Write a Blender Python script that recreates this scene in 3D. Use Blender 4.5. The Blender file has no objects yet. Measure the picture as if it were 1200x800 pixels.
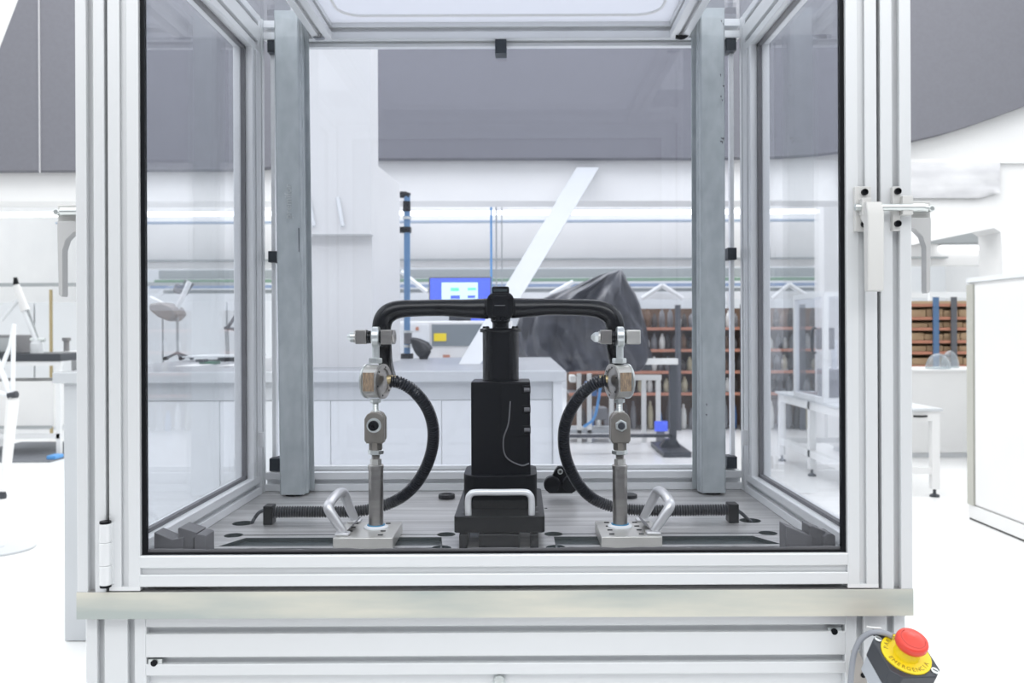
import bpy, bmesh, math, random
from mathutils import Vector, Matrix
random.seed(7)
S = bpy.context.scene
COL = S.collection
PI = math.pi

# ------------------------------------------------------------------ camera, world, lights, exposure
F = 1000.0; CX, CY = 608.0, 386.0; H = 1.25; ROLL = 0.0042
cam = bpy.data.cameras.new('camera'); co = bpy.data.objects.new('camera', cam); COL.objects.link(co)
co.location = (0, 0, H); co.rotation_euler = (PI/2, ROLL, 0)
cam.sensor_width = 36; cam.lens = 36*F/1200
cam.shift_x = (600-CX)/1200; cam.shift_y = (CY-400)/1200
cam.clip_start = 0.05
cam.dof.use_dof = True; cam.dof.focus_distance = 1.38; cam.dof.aperture_fstop = 8.0
S.camera = co
w = bpy.data.worlds.new('hall_light'); S.world = w; w.use_nodes = True
w.node_tree.nodes['Background'].inputs[0].default_value = (0.93, 0.965, 1.0, 1)
w.node_tree.nodes['Background'].inputs[1].default_value = 1.25
def area(name, loc, rot, sx, sy, e, c=(1, .99, .97)):
    l = bpy.data.lights.new(name, 'AREA'); l.shape = 'RECTANGLE'; l.size = sx; l.size_y = sy; l.energy = e; l.color = c
    o = bpy.data.objects.new(name, l); COL.objects.link(o); o.location = loc; o.rotation_euler = rot
    return o
area('fill_light_front', (0.3, -2.2, 4.2), (math.radians(32), 0, 0), 6, 1.2, 60)  # added fill lamp brightening the cabinet's front faces
area('fill_light_far', (0, 11.5, 5.0), (0, 0, 0), 12, 3, 230)  # added overhead fill to brighten the far walls
area('fill_light_bench', (0, 5.0, 5.0), (0, 0, 0), 9, 3, 160)  # added fill above the counter, lifting the background
S.view_settings.view_transform = 'Standard'; S.view_settings.look = 'None'
S.view_settings.gamma = 1; S.view_settings.use_curve_mapping = False
S.view_settings.exposure = 0.44
S.cycles.transparent_max_bounces = 32
S.cycles.max_bounces = 8

def P(px, py, Y):
    """a point of the place at distance Y that stands where the photo shows it"""
    dx, dy = px-CX, py-CY
    a = dx-ROLL*dy; b = dy+ROLL*dx
    return Vector((a*Y/F, Y, H-b*Y/F))
def PX(px, Y, py=386): return P(px, py, Y).x
def PZ(py, Y, px=608): return P(px, py, Y).z

# ------------------------------------------------------------------ materials
def mat(name, col, rough=.5, metal=0., noise=None, col2=None, stretch=(1, 1, 1), bump=0., bscale=200., emit=0., spec=.5, alpha=None, coat=0.):
    m = bpy.data.materials.new(name); m.use_nodes = True
    nt = m.node_tree; b = nt.nodes['Principled BSDF']
    b.inputs['Base Color'].default_value = (*col, 1); b.inputs['Roughness'].default_value = rough
    b.inputs['Metallic'].default_value = metal; b.inputs['Specular IOR Level'].default_value = spec
    b.inputs['Coat Weight'].default_value = coat
    if emit: b.inputs['Emission Color'].default_value = (*col, 1); b.inputs['Emission Strength'].default_value = emit
    tc = nt.nodes.new('ShaderNodeTexCoord'); mp = nt.nodes.new('ShaderNodeMapping'); nt.links.new(tc.outputs['Object'], mp.inputs[0])
    mp.inputs['Scale'].default_value = stretch
    if noise:
        n = nt.nodes.new('ShaderNodeTexNoise'); n.inputs['Scale'].default_value = noise; n.inputs['Detail'].default_value = 6
        nt.links.new(mp.outputs[0], n.inputs[0])
        r = nt.nodes.new('ShaderNodeValToRGB'); r.color_ramp.elements[0].position = .35; r.color_ramp.elements[1].position = .65
        c2 = col2 or tuple(c*.9 for c in col)
        r.color_ramp.elements[0].color = (*col, 1); r.color_ramp.elements[1].color = (*c2, 1)
        nt.links.new(n.outputs[0], r.inputs[0]); nt.links.new(r.outputs[0], b.inputs['Base Color'])
    if bump:
        n2 = nt.nodes.new('ShaderNodeTexNoise'); n2.inputs['Scale'].default_value = bscale; nt.links.new(mp.outputs[0], n2.inputs[0])
        bp = nt.nodes.new('ShaderNodeBump'); bp.inputs['Strength'].default_value = bump; bp.inputs['Distance'].default_value = .001
        nt.links.new(n2.outputs[0], bp.inputs['Height']); nt.links.new(bp.outputs[0], b.inputs['Normal'])
    return m
def glassmat(name, tint, f0=.04, haze=0.0, rough=0.0):
    m = bpy.data.materials.new(name); m.use_nodes = True; nt = m.node_tree; nt.nodes.clear()
    out = nt.nodes.new('ShaderNodeOutputMaterial'); t = nt.nodes.new('ShaderNodeBsdfTransparent'); g = nt.nodes.new('ShaderNodeBsdfGlossy')
    lw = nt.nodes.new('ShaderNodeLayerWeight'); lw.inputs[0].default_value = .5; pw = nt.nodes.new('ShaderNodeMath'); pw.operation = 'POWER'; pw.inputs[1].default_value = 5; fr = nt.nodes.new('ShaderNodeMath'); fr.operation = 'MULTIPLY_ADD'; fr.inputs[1].default_value = .9; fr.inputs[2].default_value = f0
    nt.links.new(lw.outputs['Facing'], pw.inputs[0]); nt.links.new(pw.outputs[0], fr.inputs[0]); mx = nt.nodes.new('ShaderNodeMixShader'); d = nt.nodes.new('ShaderNodeBsdfDiffuse'); m2 = nt.nodes.new('ShaderNodeMixShader')
    t.inputs[0].default_value = (*tint, 1); g.inputs['Roughness'].default_value = rough
    g.inputs['Color'].default_value = (1, 1, 1, 1); d.inputs[0].default_value = (.8, .84, .92, 1)
    # pale uneven haze mixed in, standing for reflected light on the panes
    tc = nt.nodes.new('ShaderNodeTexCoord'); n = nt.nodes.new('ShaderNodeTexNoise'); n.inputs['Scale'].default_value = 3; n.inputs['Detail'].default_value = 8
    nt.links.new(tc.outputs['Object'], n.inputs[0]); ma = nt.nodes.new('ShaderNodeMath'); ma.operation = 'MULTIPLY'; ma.inputs[1].default_value = haze*2
    nt.links.new(n.outputs[0], ma.inputs[0]); nt.links.new(ma.outputs[0], m2.inputs[0])
    nt.links.new(fr.outputs[0], mx.inputs[0]); nt.links.new(t.outputs[0], mx.inputs[1]); nt.links.new(g.outputs[0], mx.inputs[2])
    nt.links.new(mx.outputs[0], m2.inputs[1]); nt.links.new(d.outputs[0], m2.inputs[2]); nt.links.new(m2.outputs[0], out.inputs[0])
    return m
M = {}
M['alu'] = mat('anodised_aluminium', (.72, .735, .75), .42, .30, 1.2, (.68, .69, .70), bump=.05, bscale=600)
M['alu2'] = mat('aluminium_bright', (.78, .79, .80), .35, .35)
M['galv'] = mat('galvanised_steel', (.44, .475, .49), .45, .35, 45, (.37, .405, .42), stretch=(1, 1, .6), bump=.08, bscale=90)
M['strip'] = mat('passivated_steel_edge', (.69, .665, .575), .45, .25, 3.2, (.42, .46, .44), stretch=(1, 1, 7))
M['plate'] = mat('machined_plate', (.56, .555, .55), .34, .55, 9, (.34, .335, .335), stretch=(.35, 7, 1))
M['white'] = mat('white_paint', (.74, .74, .735), .55, 0, 2, (.71, .71, .71))
M['white2'] = mat('white_laminate', (.74, .76, .78), .4, 0, 1.5, (.71, .73, .75))
M['desk'] = mat('pale_grey_laminate', (.56, .58, .60), .45, 0, 3, (.53, .55, .57))
M['topgrey'] = mat('grey_worktop_surface', (.33, .34, .36), .4, 0, 5, (.30, .31, .33))
M['floor'] = mat('pale_resin_floor', (.84, .84, .835), .28, 0, .7, (.80, .80, .795))
M['gray'] = mat('grey_acoustic_panel', (.158, .160, .182), .8, 0, 40, (.150, .152, .172), spec=.25)
M['wallgray'] = mat('dim_grey_wall', (.16, .165, .18), .8)
M['black'] = mat('black_plastic', (.0035, .0042, .006), .4, spec=.2)
M['blackgloss'] = mat('black_anodised', (.003, .0036, .0055), .25, spec=.4)
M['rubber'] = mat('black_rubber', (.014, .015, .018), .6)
M['hose'] = mat('corrugated_black_plastic', (.010, .012, .018), .3, spec=.5)
M['clip'] = mat('dark_blue_black_plastic', (.02, .028, .038), .5)
M['greyplastic'] = mat('dark_grey_plastic', (.13, .13, .14), .6, 0, 30, (.12, .12, .13))
M['steel'] = mat('turned_steel', (.40, .385, .365), .3, .85, 20, (.34, .325, .31), stretch=(1, 1, 6))
M['steel2'] = mat('milled_steel_block', (.62, .61, .58), .33, .6, 10, (.54, .53, .50))
M['clevis'] = mat('dull_brown_steel', (.32, .295, .265), .38, .8, 30, (.26, .24, .215))
M['zinc'] = mat('zinc_plated', (.66, .69, .68), .28, .8)
M['cast'] = mat('cast_aluminium_handle', (.62, .62, .63), .33, .6)
M['label'] = mat('worn_brown_label', (.42, .30, .19), .5, 0, 300, (.16, .12, .09), stretch=(3, 3, .4))
M['blueseal'] = mat('blue_seal', (.03, .25, .45), .4)
M['slot'] = mat('dark_green_black_slot', (.035, .048, .052), .3)
M['brass'] = mat('brass_fitting', (.45, .36, .2), .35, .8)
M['red'] = mat('red_button_plastic', (.72, .055, .035), .35)
M['reddark'] = mat('red_button_arrow', (.45, .03, .02), .4)
M['yellow'] = mat('yellow_plastic', (.86, .66, .01), .4)
M['ink'] = mat('dark_lettering', (.30, .22, .02), .5)
M['boxdark'] = mat('anthracite_box_lid', (.04, .045, .055), .4)
M['boxlight'] = mat('light_grey_box_base', (.50, .53, .57), .45)
M['cable'] = mat('grey_cable', (.30, .315, .35), .45)
M['beige'] = mat('beige_bracket', (.50, .46, .42), .5, 0, 20, (.42, .39, .36))
M['lever'] = mat('light_grey_cast_lever', (.60, .595, .58), .5, .1)
M['leverdark'] = mat('grey_cast_lever', (.50, .50, .50), .5, .2)
M['glass'] = glassmat('door_pane_polycarbonate', (.975, .980, .99), .016, .0)
M['glass_side'] = glassmat('side_pane_polycarbonate', (.96, .968, .985), .035, .02)
M['glass_back'] = glassmat('rear_pane_polycarbonate', (.95, .955, .98), .03, .02)
M['dome'] = glassmat('clear_wrap', (.75, .8, .8), .05, .18, .1)
M['blue'] = mat('blue_pipe', (.10, .22, .40), .45)
M['bluelight'] = mat('bright_blue_tube', (.10, .32, .68), .4)
M['orange'] = mat('orange_rack_beam', (.46, .20, .13), .6)
M['farpipe'] = mat('far_blue_grey_pipe', (.30, .36, .45), .5)
M['rackblue'] = mat('blue_rack_upright', (.08, .16, .30), .5)
M['rackdark'] = mat('dark_rack_upright', (.10, .105, .12), .5)
M['card'] = mat('cardboard', (.52, .38, .24), .8, 0, 6, (.46, .33, .20))
M['tan'] = mat('tan_panel', (.50, .36, .22), .8)
M['itemdark'] = mat('dark_stock', (.07, .06, .055), .6)
M['itembrown'] = mat('brown_stock', (.17, .10, .06), .6)
M['itemgrey'] = mat('grey_stock', (.22, .22, .23), .6)
M['itemblue'] = mat('blue_stock', (.07, .17, .40), .5)
M['itemwhite'] = mat('white_stock', (.75, .75, .72), .5)
M['itemyellow'] = mat('pale_yellow_stock', (.52, .47, .33), .5)
M['green'] = mat('green_beam', (.22, .34, .24), .6)
M['beamgrey'] = mat('grey_beam', (.36, .38, .39), .6)
M['beamblue'] = mat('blue_beam', (.24, .31, .45), .6)
M['tarp'] = mat('black_tarpaulin', (.040, .043, .058), .3, 0, 5, (.016, .017, .024), bump=1, bscale=9)
M['mat'] = mat('dark_floor_mat', (.16, .17, .19), .7)
M['lamp'] = mat('lit_tube_diffuser', (1, 1, 1), .5, emit=2.2)
M['screenblue'] = mat('screen_blue', (.06, .10, .55), .4, emit=.9)
M['screenwin'] = mat('screen_window', (.45, .62, .75), .4, emit=.9)
M['screengreen'] = mat('screen_green', (.12, .6, .35), .4, emit=.8)
M['machglass'] = mat('machine_window', (.20, .23, .25), .25)
M['wrap'] = mat('creased_pale_film', (.50, .50, .52), .35, 0, 3, (.66, .66, .67), stretch=(.6, 1, 2.5), bump=.8, bscale=5)
M['taupe'] = mat('taupe_lamp_shade', (.26, .24, .23), .5)
M['olive'] = mat('grey_olive_edge', (.42, .42, .38), .5)
M['seam'] = mat('pale_seam', (.45, .45, .47), .6)
M['pcb'] = mat('green_circuit', (.03, .14, .08), .5)
M['paper'] = mat('paper', (.82, .82, .82), .7)
def diffuser():
    m = bpy.data.materials.new('white_translucent_sheet'); m.use_nodes = True; nt = m.node_tree; nt.nodes.clear()
    out = nt.nodes.new('ShaderNodeOutputMaterial'); t = nt.nodes.new('ShaderNodeBsdfTranslucent'); d = nt.nodes.new('ShaderNodeBsdfDiffuse')
    t.inputs[0].default_value = (.72, .73, .77, 1); d.inputs[0].default_value = (.85, .86, .9, 1); mx = nt.nodes.new('ShaderNodeMixShader'); mx.inputs[0].default_value = .35
    nt.links.new(t.outputs[0], mx.inputs[1]); nt.links.new(d.outputs[0], mx.inputs[2]); nt.links.new(mx.outputs[0], out.inputs[0])
    return m
M['sheet'] = diffuser()

# ------------------------------------------------------------------ mesh helpers
WORLD = {}            # world position of the origin of each object
class MB:
    def __init__(s): s.v = []; s.f = []; s.uv = None
    def add(s, vs, fs):
        k = len(s.v); s.v += [Vector(v) for v in vs]; s.f += [tuple(i+k for i in f) for f in fs]; return s
    def box(s, x0, x1, y0, y1, z0, z1):
        return s.add([(x0,y0,z0),(x1,y0,z0),(x1,y1,z0),(x0,y1,z0),(x0,y0,z1),(x1,y0,z1),(x1,y1,z1),(x0,y1,z1)],
                     [(0,3,2,1),(4,5,6,7),(0,1,5,4),(1,2,6,5),(2,3,7,6),(3,0,4,7)])
    def prism(s, pts, n):                    # closed polygon of 3D points swept by vector n
        n = Vector(n); a = [Vector(p) for p in pts]; k = len(a)
        return s.add(a+[p+n for p in a], [tuple(range(k-1,-1,-1)), tuple(range(k,2*k))]+[(i,(i+1)%k,k+(i+1)%k,k+i) for i in range(k)])
    def lathe(s, prof, o, ax=(0,0,1), n=24, flat=None):   # prof: [(r, t)], o origin, ax axis
        ax = Vector(ax).normalized(); u = ax.orthogonal().normalized(); w_ = ax.cross(u); o = Vector(o)
        vs = []; fs = []
        for r, t in prof:
            for i in range(n):
                a = 2*PI*i/n+(flat or 0); vs.append(o+ax*t+(u*math.cos(a)+w_*math.sin(a))*r)
        m = len(prof)
        for j in range(m-1):
            for i in range(n):
                fs.append((j*n+i, j*n+(i+1)%n, (j+1)*n+(i+1)%n, (j+1)*n+i))
        if prof[0][0] > 1e-6: fs.append(tuple(range(n-1,-1,-1)))
        if prof[-1][0] > 1e-6: fs.append(tuple((m-1)*n+i for i in range(n)))
        return s.add(vs, fs)
    def cyl(s, a, b, r, r2=None, n=16):
        a = Vector(a); b = Vector(b); return s.lathe([(r,0),(r if r2 is None else r2,(b-a).length)], a, b-a, n)
    def tube(s, pts, rad, n=10, sx=1., up=None):
        pts = [Vector(p) for p in pts]; k = len(pts); rads = rad if isinstance(rad, (list, tuple)) else [rad]*k
        T = [(pts[min(i+1,k-1)]-pts[max(i-1,0)]).normalized() for i in range(k)]
        u = (up and Vector(up) or T[0].orthogonal()); u = (u-T[0]*u.dot(T[0])).normalized(); vs = []; fs = []
        for i in range(k):
            u = (u-T[i]*u.dot(T[i])).normalized(); w_ = T[i].cross(u)
            for j in range(n):
                a = 2*PI*j/n; vs.append(pts[i]+(u*math.cos(a)+w_*math.sin(a)*sx)*rads[i])
        for i in range(k-1):
            for j in range(n): fs.append((i*n+j, i*n+(j+1)%n, (i+1)*n+(j+1)%n, (i+1)*n+j))
        fs.append(tuple(range(n-1,-1,-1))); fs.append(tuple((k-1)*n+j for j in range(n)))
        return s.add(vs, fs)
    def build(s, name, m, parent=None, bevel=0., smooth=35, seg=2, origin=None):
        vs = s.v
        if parent is not None: org = WORLD[parent.name]
        elif origin is not None: org = Vector(origin)
        else:
            lo = [min(v[i] for v in vs) for i in range(3)]; hi = [max(v[i] for v in vs) for i in range(3)]
            org = Vector(((lo[0]+hi[0])/2, (lo[1]+hi[1])/2, lo[2]))
        me = bpy.data.meshes.new(name); me.from_pydata([tuple(v-org) for v in vs], [], s.f)
        bm = bmesh.new(); bm.from_mesh(me); bmesh.ops.recalc_face_normals(bm, faces=bm.faces); bm.to_mesh(me); bm.free()
        me.materials.append(M[m] if isinstance(m, str) else m)
        if smooth: me.shade_smooth(); me.set_sharp_from_angle(angle=math.radians(smooth))
        o = bpy.data.objects.new(name, me); COL.objects.link(o)
        if parent is not None: o.parent = parent
        else: o.location = org
        WORLD[o.name] = org.copy()
        if bevel:
            b = o.modifiers.new('bevel', 'BEVEL'); b.width = bevel; b.segments = seg; b.limit_method = 'ANGLE'; b.angle_limit = .6
            b.harden_normals = False
        return o
def tag(o, label=None, cat=None, group=None, kind=None):
    if label: o['label'] = label
    if cat: o['category'] = cat
    if group: o['group'] = group
    if kind: o['kind'] = kind
    return o
def thing(name, loc, label, cat, group=None):
    o = bpy.data.objects.new(name, None); COL.objects.link(o); o.location = loc; o.empty_display_size = .05
    WORLD[o.name] = Vector(loc); return tag(o, label, cat, group)
def struct(name, mb, m, **k):
    o = mb.build(name, m, **k); o['kind'] = 'structure'; return o
def spline(pts, n):
    pts = [Vector(p) for p in pts]; q = [2*pts[0]-pts[1]]+pts+[2*pts[-1]-pts[-2]]; out = []
    for i in range(1, len(q)-2):
        a, b, c, d = q[i-1:i+3]
        for j in range(n):
            t = j/n; out.append(.5*((2*b)+(c-a)*t+(2*a-5*b+4*c-d)*t*t+(3*b-a-3*c+d)*t**3))
    out.append(pts[-1]); return out
def resample(pts, step):
    out = [pts[0]]; acc = 0
    for a, b in zip(pts, pts[1:]):
        L = (b-a).length; t = step-acc
        while t <= L: out.append(a.lerp(b, t/L)); t += step
        acc = (acc+L) % step if L else acc
        acc = L-(t-step)
    return out

def section(nu, nv, c=.040, sw=.0092, sd=.0115, ch=.0012, sides='BRTL'):
    """outline of a slotted profile, nu by nv units"""
    W_, H_ = nu*c, nv*c
    def side(L, n, has):
        pts = [(ch, 0)]
        if has:
            for k in range(n):
                m = (k+.5)*c
                pts += [(m-sw/2-.0008, 0), (m-sw/2, .0008), (m-sw/2, sd*.55), (m-sw/2-.0025, sd*.55+.001), (m-sw/2-.0025, sd), (m+sw/2+.0025, sd), (m+sw/2+.0025, sd*.55+.001), (m+sw/2, sd*.55), (m+sw/2, .0008), (m+sw/2+.0008, 0)]
        pts.append((L-ch, 0)); return pts
    out = [(u, v) for u, v in side(W_, nu, 'B' in sides)]
    out += [(W_-v, u) for u, v in side(H_, nv, 'R' in sides)]
    out += [(W_-u, H_-v) for u, v in side(W_, nu, 'T' in sides)]
    out += [(v, H_-u) for u, v in side(H_, nv, 'L' in sides)]
    return out
def profile(name, axis, a0, a1, u0, v0, parent, nu=1, nv=1, m='alu', c=.040, sides='BRTL'):
    mb = MB(); s = section(nu, nv, c, sides=sides)
    if axis == 'z': pts = [(u0+u, v0+v, a0) for u, v in s]; n = (0, 0, a1-a0)
    if axis == 'x': pts = [(a0, u0+u, v0+v) for u, v in s]; n = (a1-a0, 0, 0)
    if axis == 'y': pts = [(u0+u, a0, v0+v) for u, v in s]; n = (0, a1-a0, 0)
    mb.prism(pts, n); return mb.build(name, m, parent, smooth=0)

# ================================================================== THE SETTING
struct('floor', MB().box(-9, 9, -4, 20, -.1, 0), 'floor', smooth=0)
struct('wall_back', MB().box(-9, 9, -4.1, -4, 0, 3.4), 'wallgray', smooth=0)
struct('wall_left', MB().box(-9.1, -9, -4, 20, 0, 4.5), 'white', smooth=0)
struct('wall_right', MB().box(9, 9.1, -4, 20, 0, 4.5), 'white', smooth=0)
struct('wall_far', MB().box(-9, 9, 18, 18.1, 0, 4.5), 'white2', smooth=0)
# bulkhead: white wall over the opening and the curved grey panel mounted on it
YB = 7.0
bulk = MB()
pts = [P(-260, 236, YB), P(1000, 235, YB), P(1000, 300, YB), P(1068, 287, YB), P(1165, 267, YB), P(1173, 272, YB), P(1175, 332, YB), P(1175, 480, YB), P(1420, 480, YB), P(1420, -420, YB), P(-260, -420, YB)]
bulk.prism(pts, (0, .35, 0)); struct('wall_bulkhead', bulk, 'white', smooth=0)
gp = [P(-43, 203, YB), P(300, 201, YB), P(380, 190, YB), P(443, 188.5, YB), P(816, 188, YB), P(900, 187, YB), P(950, 184, YB), P(1000, 178.5, YB), P(1035, 173.5, YB), P(1068, 167, YB), P(1100, 159.5, YB), P(1135, 148.5, YB), P(1165, 138, YB), P(1200, 125, YB), P(1240, 108, YB), P(1290, 80, YB), P(1330, 40, YB), P(1350, -60, YB), P(1350, -160, YB), P(95, -160, YB), P(0, 88, YB)]
gm = MB().prism([p+Vector((0, -.12, 0)) for p in gp], (0, .12, 0))
panel = gm.build('ceiling_panel', 'gray', smooth=0)
tag(panel, 'large dark grey curved acoustic panel hanging above the hall opening', 'panel')
MB().prism([P(44.5, -40, 6.87), P(45.8, -40, 6.87), P(47, 202, 6.87), P(45.7, 202, 6.87)], (0, .012, 0)).build('seam_strip', 'seam', panel, smooth=0)
fr = MB().prism([P(1040, 186, YB-.03), P(1420, 186, YB-.03), P(1420, 191, YB-.03), P(1040, 191, YB-.03)], (0, .03, 0))
struct('trim_1', fr, 'white', smooth=0)
wr = MB(); cols = 24; rows = 7; g = []
for j in range(rows+1):
    for i in range(cols+1):
        px = 985+(1172-985)*i/cols; py = 191+(232-191)*j/rows
        if j == rows: py -= max(0, (px-1150))*.35
        p = P(px, py, YB-.035-.02*random.random()*(0 < j < rows)); g.append(p)
n = len(g); fs = []
for j in range(rows):
    for i in range(cols):
        a = j*(cols+1)+i; fs.append((a, a+1, a+cols+2, a+cols+1))
wr.add(g+[p+Vector((0, .006, 0)) for p in g], fs+[tuple(n+k for k in f[::-1]) for f in fs])
tag(wr.build('protective_film', 'wrap', smooth=80), 'creased translucent film pinned along the white bulkhead', 'film')
# far end: upper white panel, girders, pipes, tube light
struct('wall_upper_far', MB().box(-7, 8.9, 14, 14.2, PZ(313, 14), PZ(262, 14)), 'white', smooth=0)
struct('wall_upper_near', MB().box(-7, 7, 13, 13.15, PZ(259, 13), PZ(205, 13)), 'white', smooth=0)
struct('trim_2', MB().box(-7, 7, 13.9, 14, PZ(304.5, 13.9), PZ(302.5, 13.9)), 'beamgrey', smooth=0)
struct('trim_3', MB().box(-7, 7, 12.9, 13, PZ(260, 12.9), PZ(257.8, 12.9)), 'farpipe', smooth=0)
def beam(name, m, Y, y0, y1, label, cat='beam', x0=-7., x1=7., d=.12, grp=None):
    return tag(MB().box(x0, x1, Y, Y+d, PZ(y1, Y), PZ(y0, Y)).build(name, m, smooth=0), label, cat, grp)
beam('conduit_pipe', 'farpipe', 9.6, 236, 237.6, 'thin dark horizontal conduit just under the white bulkhead', 'pipe', -7, 2.6, .03)
tl = thing('tube_light', (-1.9, 9.2, PZ(251, 9.2)), 'long lit tube light running across the hall under the bulkhead', 'light')
MB().box(-6.5, 3.2, 9.2, 9.26, PZ(246.6, 9.2), PZ(244.6, 9.2)).build('housing', 'alu2', tl, smooth=0)
MB().box(-6.5, 3.2, 9.19, 9.25, PZ(251, 9.2), PZ(246.8, 9.2)).build('diffuser', 'lamp', tl, smooth=0)
tl = thing('tube_light', (7.4, 13.95, PZ(294, 13.9)), 'lit tube light seen through the opening beside the tall white wall', 'light')
MB().box(PX(1104, 13.9), PX(1190, 13.9), 13.92, 13.999, PZ(290, 13.9), PZ(288, 13.9)).build('housing', 'alu2', tl, smooth=0)
MB().box(PX(1104, 13.9), PX(1190, 13.9), 13.92, 13.999, PZ(294.5, 13.9), PZ(290, 13.9)).build('diffuser', 'lamp', tl, smooth=0)
beam('roof_girder', 'beamgrey', 16.6, 315, 325, 'grey roof girder, the topmost of the stacked far girders')
beam('roof_girder', 'green', 16.4, 326, 329.5, 'thin green roof girder below the grey one')
beam('roof_girder', 'beamblue', 16.2, 332.5, 336, 'thin blue roof girder above the white crossbeam')
beam('roof_girder', 'white2', 12.5, 344, 351, 'thick white crossbeam above the storage racks', x0=-.5, x1=7.)
beam('roof_girder', 'beamgrey', 16.8, 338, 342, 'pale grey narrow girder under the blue girder')
for i, (a, b) in enumerate([((752, 350), (776, 334)), ((776, 334), (800, 350)), ((645, 345), (672, 330)), ((612, 346), (600, 334)), ((905, 350), (925, 333)), ((925, 333), (950, 350)), ((470, 318), (500, 342))]):
    p, q = P(a[0], a[1], 12.4), P(b[0], b[1], 12.4)
    tag(MB().tube([p, q], .035, 6).build('roof_brace', 'white2', smooth=60), ['white diagonal brace rising over the left end of the hanging stock', 'white diagonal brace falling toward the galvanised tube', 'white diagonal brace left of the black tarpaulin', 'short white brace just behind the stem clamp', 'white brace rising behind the right pane', 'white brace falling behind the right pane', 'white brace right of the blue pipe'][i], 'brace')
for i, px in enumerate((742, 851, 1090)):
    tag(MB().box(PX(px, 12.3), PX(px+3.5, 12.3), 12.3, 12.36, 0, PZ(345, 12.3)).build('slim_post', 'white2', smooth=0), ['slim white post behind the tarpaulin', 'slim white post seen between tube and corner post', 'slim white post in the opening beside the side handle'][i], 'post')
# left partition of white wall panels
for i in range(6):
    x0 = -7.0+i*.82
    tag(MB().box(x0, x0+.80, 10.9, 11, 0, PZ(352, 10.9)).build('partition_panel', 'white2', smooth=0, bevel=.004), f'tall white partition panel, {["first", "second", "third", "fourth", "fifth", "sixth"][i]} from the far left', 'panel', 'white partition panels')
beam('partition_rail', 'beamgrey', 10.85, 329, 333, 'grey rail along the top of the white partition', 'rail', -7, -3.4, .05)

# ================================================================== TEST CABINET
Y0 = 1.111; XL, XR = -.577, .512; ZB, ZP, ZT = .8756, .9106, 1.904
YP = 1.765; YK = 1.805; XLi, XRi = XL+.041, XR-.043
cab = thing('test_cabinet', (-.03, 1.45, 0), 'glazed aluminium test cabinet with slotted profile frame on a steel base plate', 'cabinet')
c40 = .040
profile('corner_post', 'z', ZP, ZT, XL+.0003, Y0, cab, c=.0375)
profile('corner_post', 'z', ZP, ZT, XR-c40, Y0, cab)
profile('corner_post', 'z', ZP, ZT, XLi-c40, YP, cab)
profile('corner_post', 'z', ZP, ZT, XRi, YP, cab)
for x in (XLi-c40, XRi):
    profile('bottom_side_rail', 'y', Y0+c40, YP, x, ZP, cab)
    profile('top_side_rail', 'y', Y0+c40, YP, x, ZT-.08, cab, 1, 2)
    profile('side_stile', 'z', ZP+c40, ZT-.08, x, YP-c40, cab)
    profile('side_stile', 'z', ZP+c40, ZT-.08, x, Y0+c40, cab)
profile('rear_rail', 'x', XLi, XRi, YK-.005, ZP, cab)
profile('rear_rail', 'x', XLi, XRi, YK-.005, ZT-c40, cab)
profile('front_top_rail', 'x', XL+c40, XR-c40, Y0, ZT-c40, cab)
for x in (PX(368, YK, 45)-.001, PX(784.5, YK, 45)):
    profile('roof_rail', 'y', Y0+c40, YK-.005, x, ZT-c40, cab)
# side panes with dark gaskets
for sx, x in ((-1, XLi-.022), (1, XRi+.022)):
    MB().box(x-.0025, x+.0025, Y0+.08, YP-c40, ZP+c40, ZT-.08).build('side_pane', 'glass_side', cab, smooth=0)
    g = MB(); xi = x-sx*.004
    g.box(xi-.004, xi+.004, Y0+.08, YP-c40, ZP+c40, ZP+c40+.006); g.box(xi-.004, xi+.004, Y0+.08, YP-c40, ZT-.086, ZT-.08)
    g.box(xi-.004, xi+.004, YP-c40-.008, YP-c40, ZP+c40, ZT-.08); g.box(xi-.004, xi+.004, Y0+.08, Y0+.088, ZP+c40, ZT-.08)
    g.build('side_gasket', 'greyplastic', cab, smooth=0)
# rear pane with clamps
YG = 1.83
MB().box(XLi+.012, XRi-.012, YG, YG+.005, ZP+c40+.004, ZT-c40-.006).build('rear_pane', 'glass_back', cab, smooth=0)
g = MB()
for x in (XLi+.008, XRi-.016): g.box(x, x+.008, YG-.006, YG+.010, ZP+c40+.002, ZT-c40-.002)
for z in (ZP+c40+.001, ZT-c40-.009): g.box(XLi+.01, XRi-.01, YG-.006, YG+.010, z, z+.008)
g.build('rear_pane_edge', 'alu2', cab, smooth=0)
for px0, px1, py0, py1 in ((313, 324, 45, 61), (580, 593.5, 43.5, 62), (851, 863, 41, 59), (314, 324, 294, 307), (853, 863.5, 290, 304), (315.5, 328, 537, 552), (852, 864, 535, 549)):
    a, b = P(px0, py0, YK), P(px1, py1, YK)
    MB().box(a.x, b.x, YK, YG+.012, b.z, a.z).build('pane_clamp', 'clip', cab, bevel=.001)
for x in (XLi-.001, XRi-.012):
    MB().box(x+.001, x+.012, YP-.012, YP-.002, ZP+.1, ZP+.13).build('latch_magnet', 'alu2', cab, smooth=0)
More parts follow.
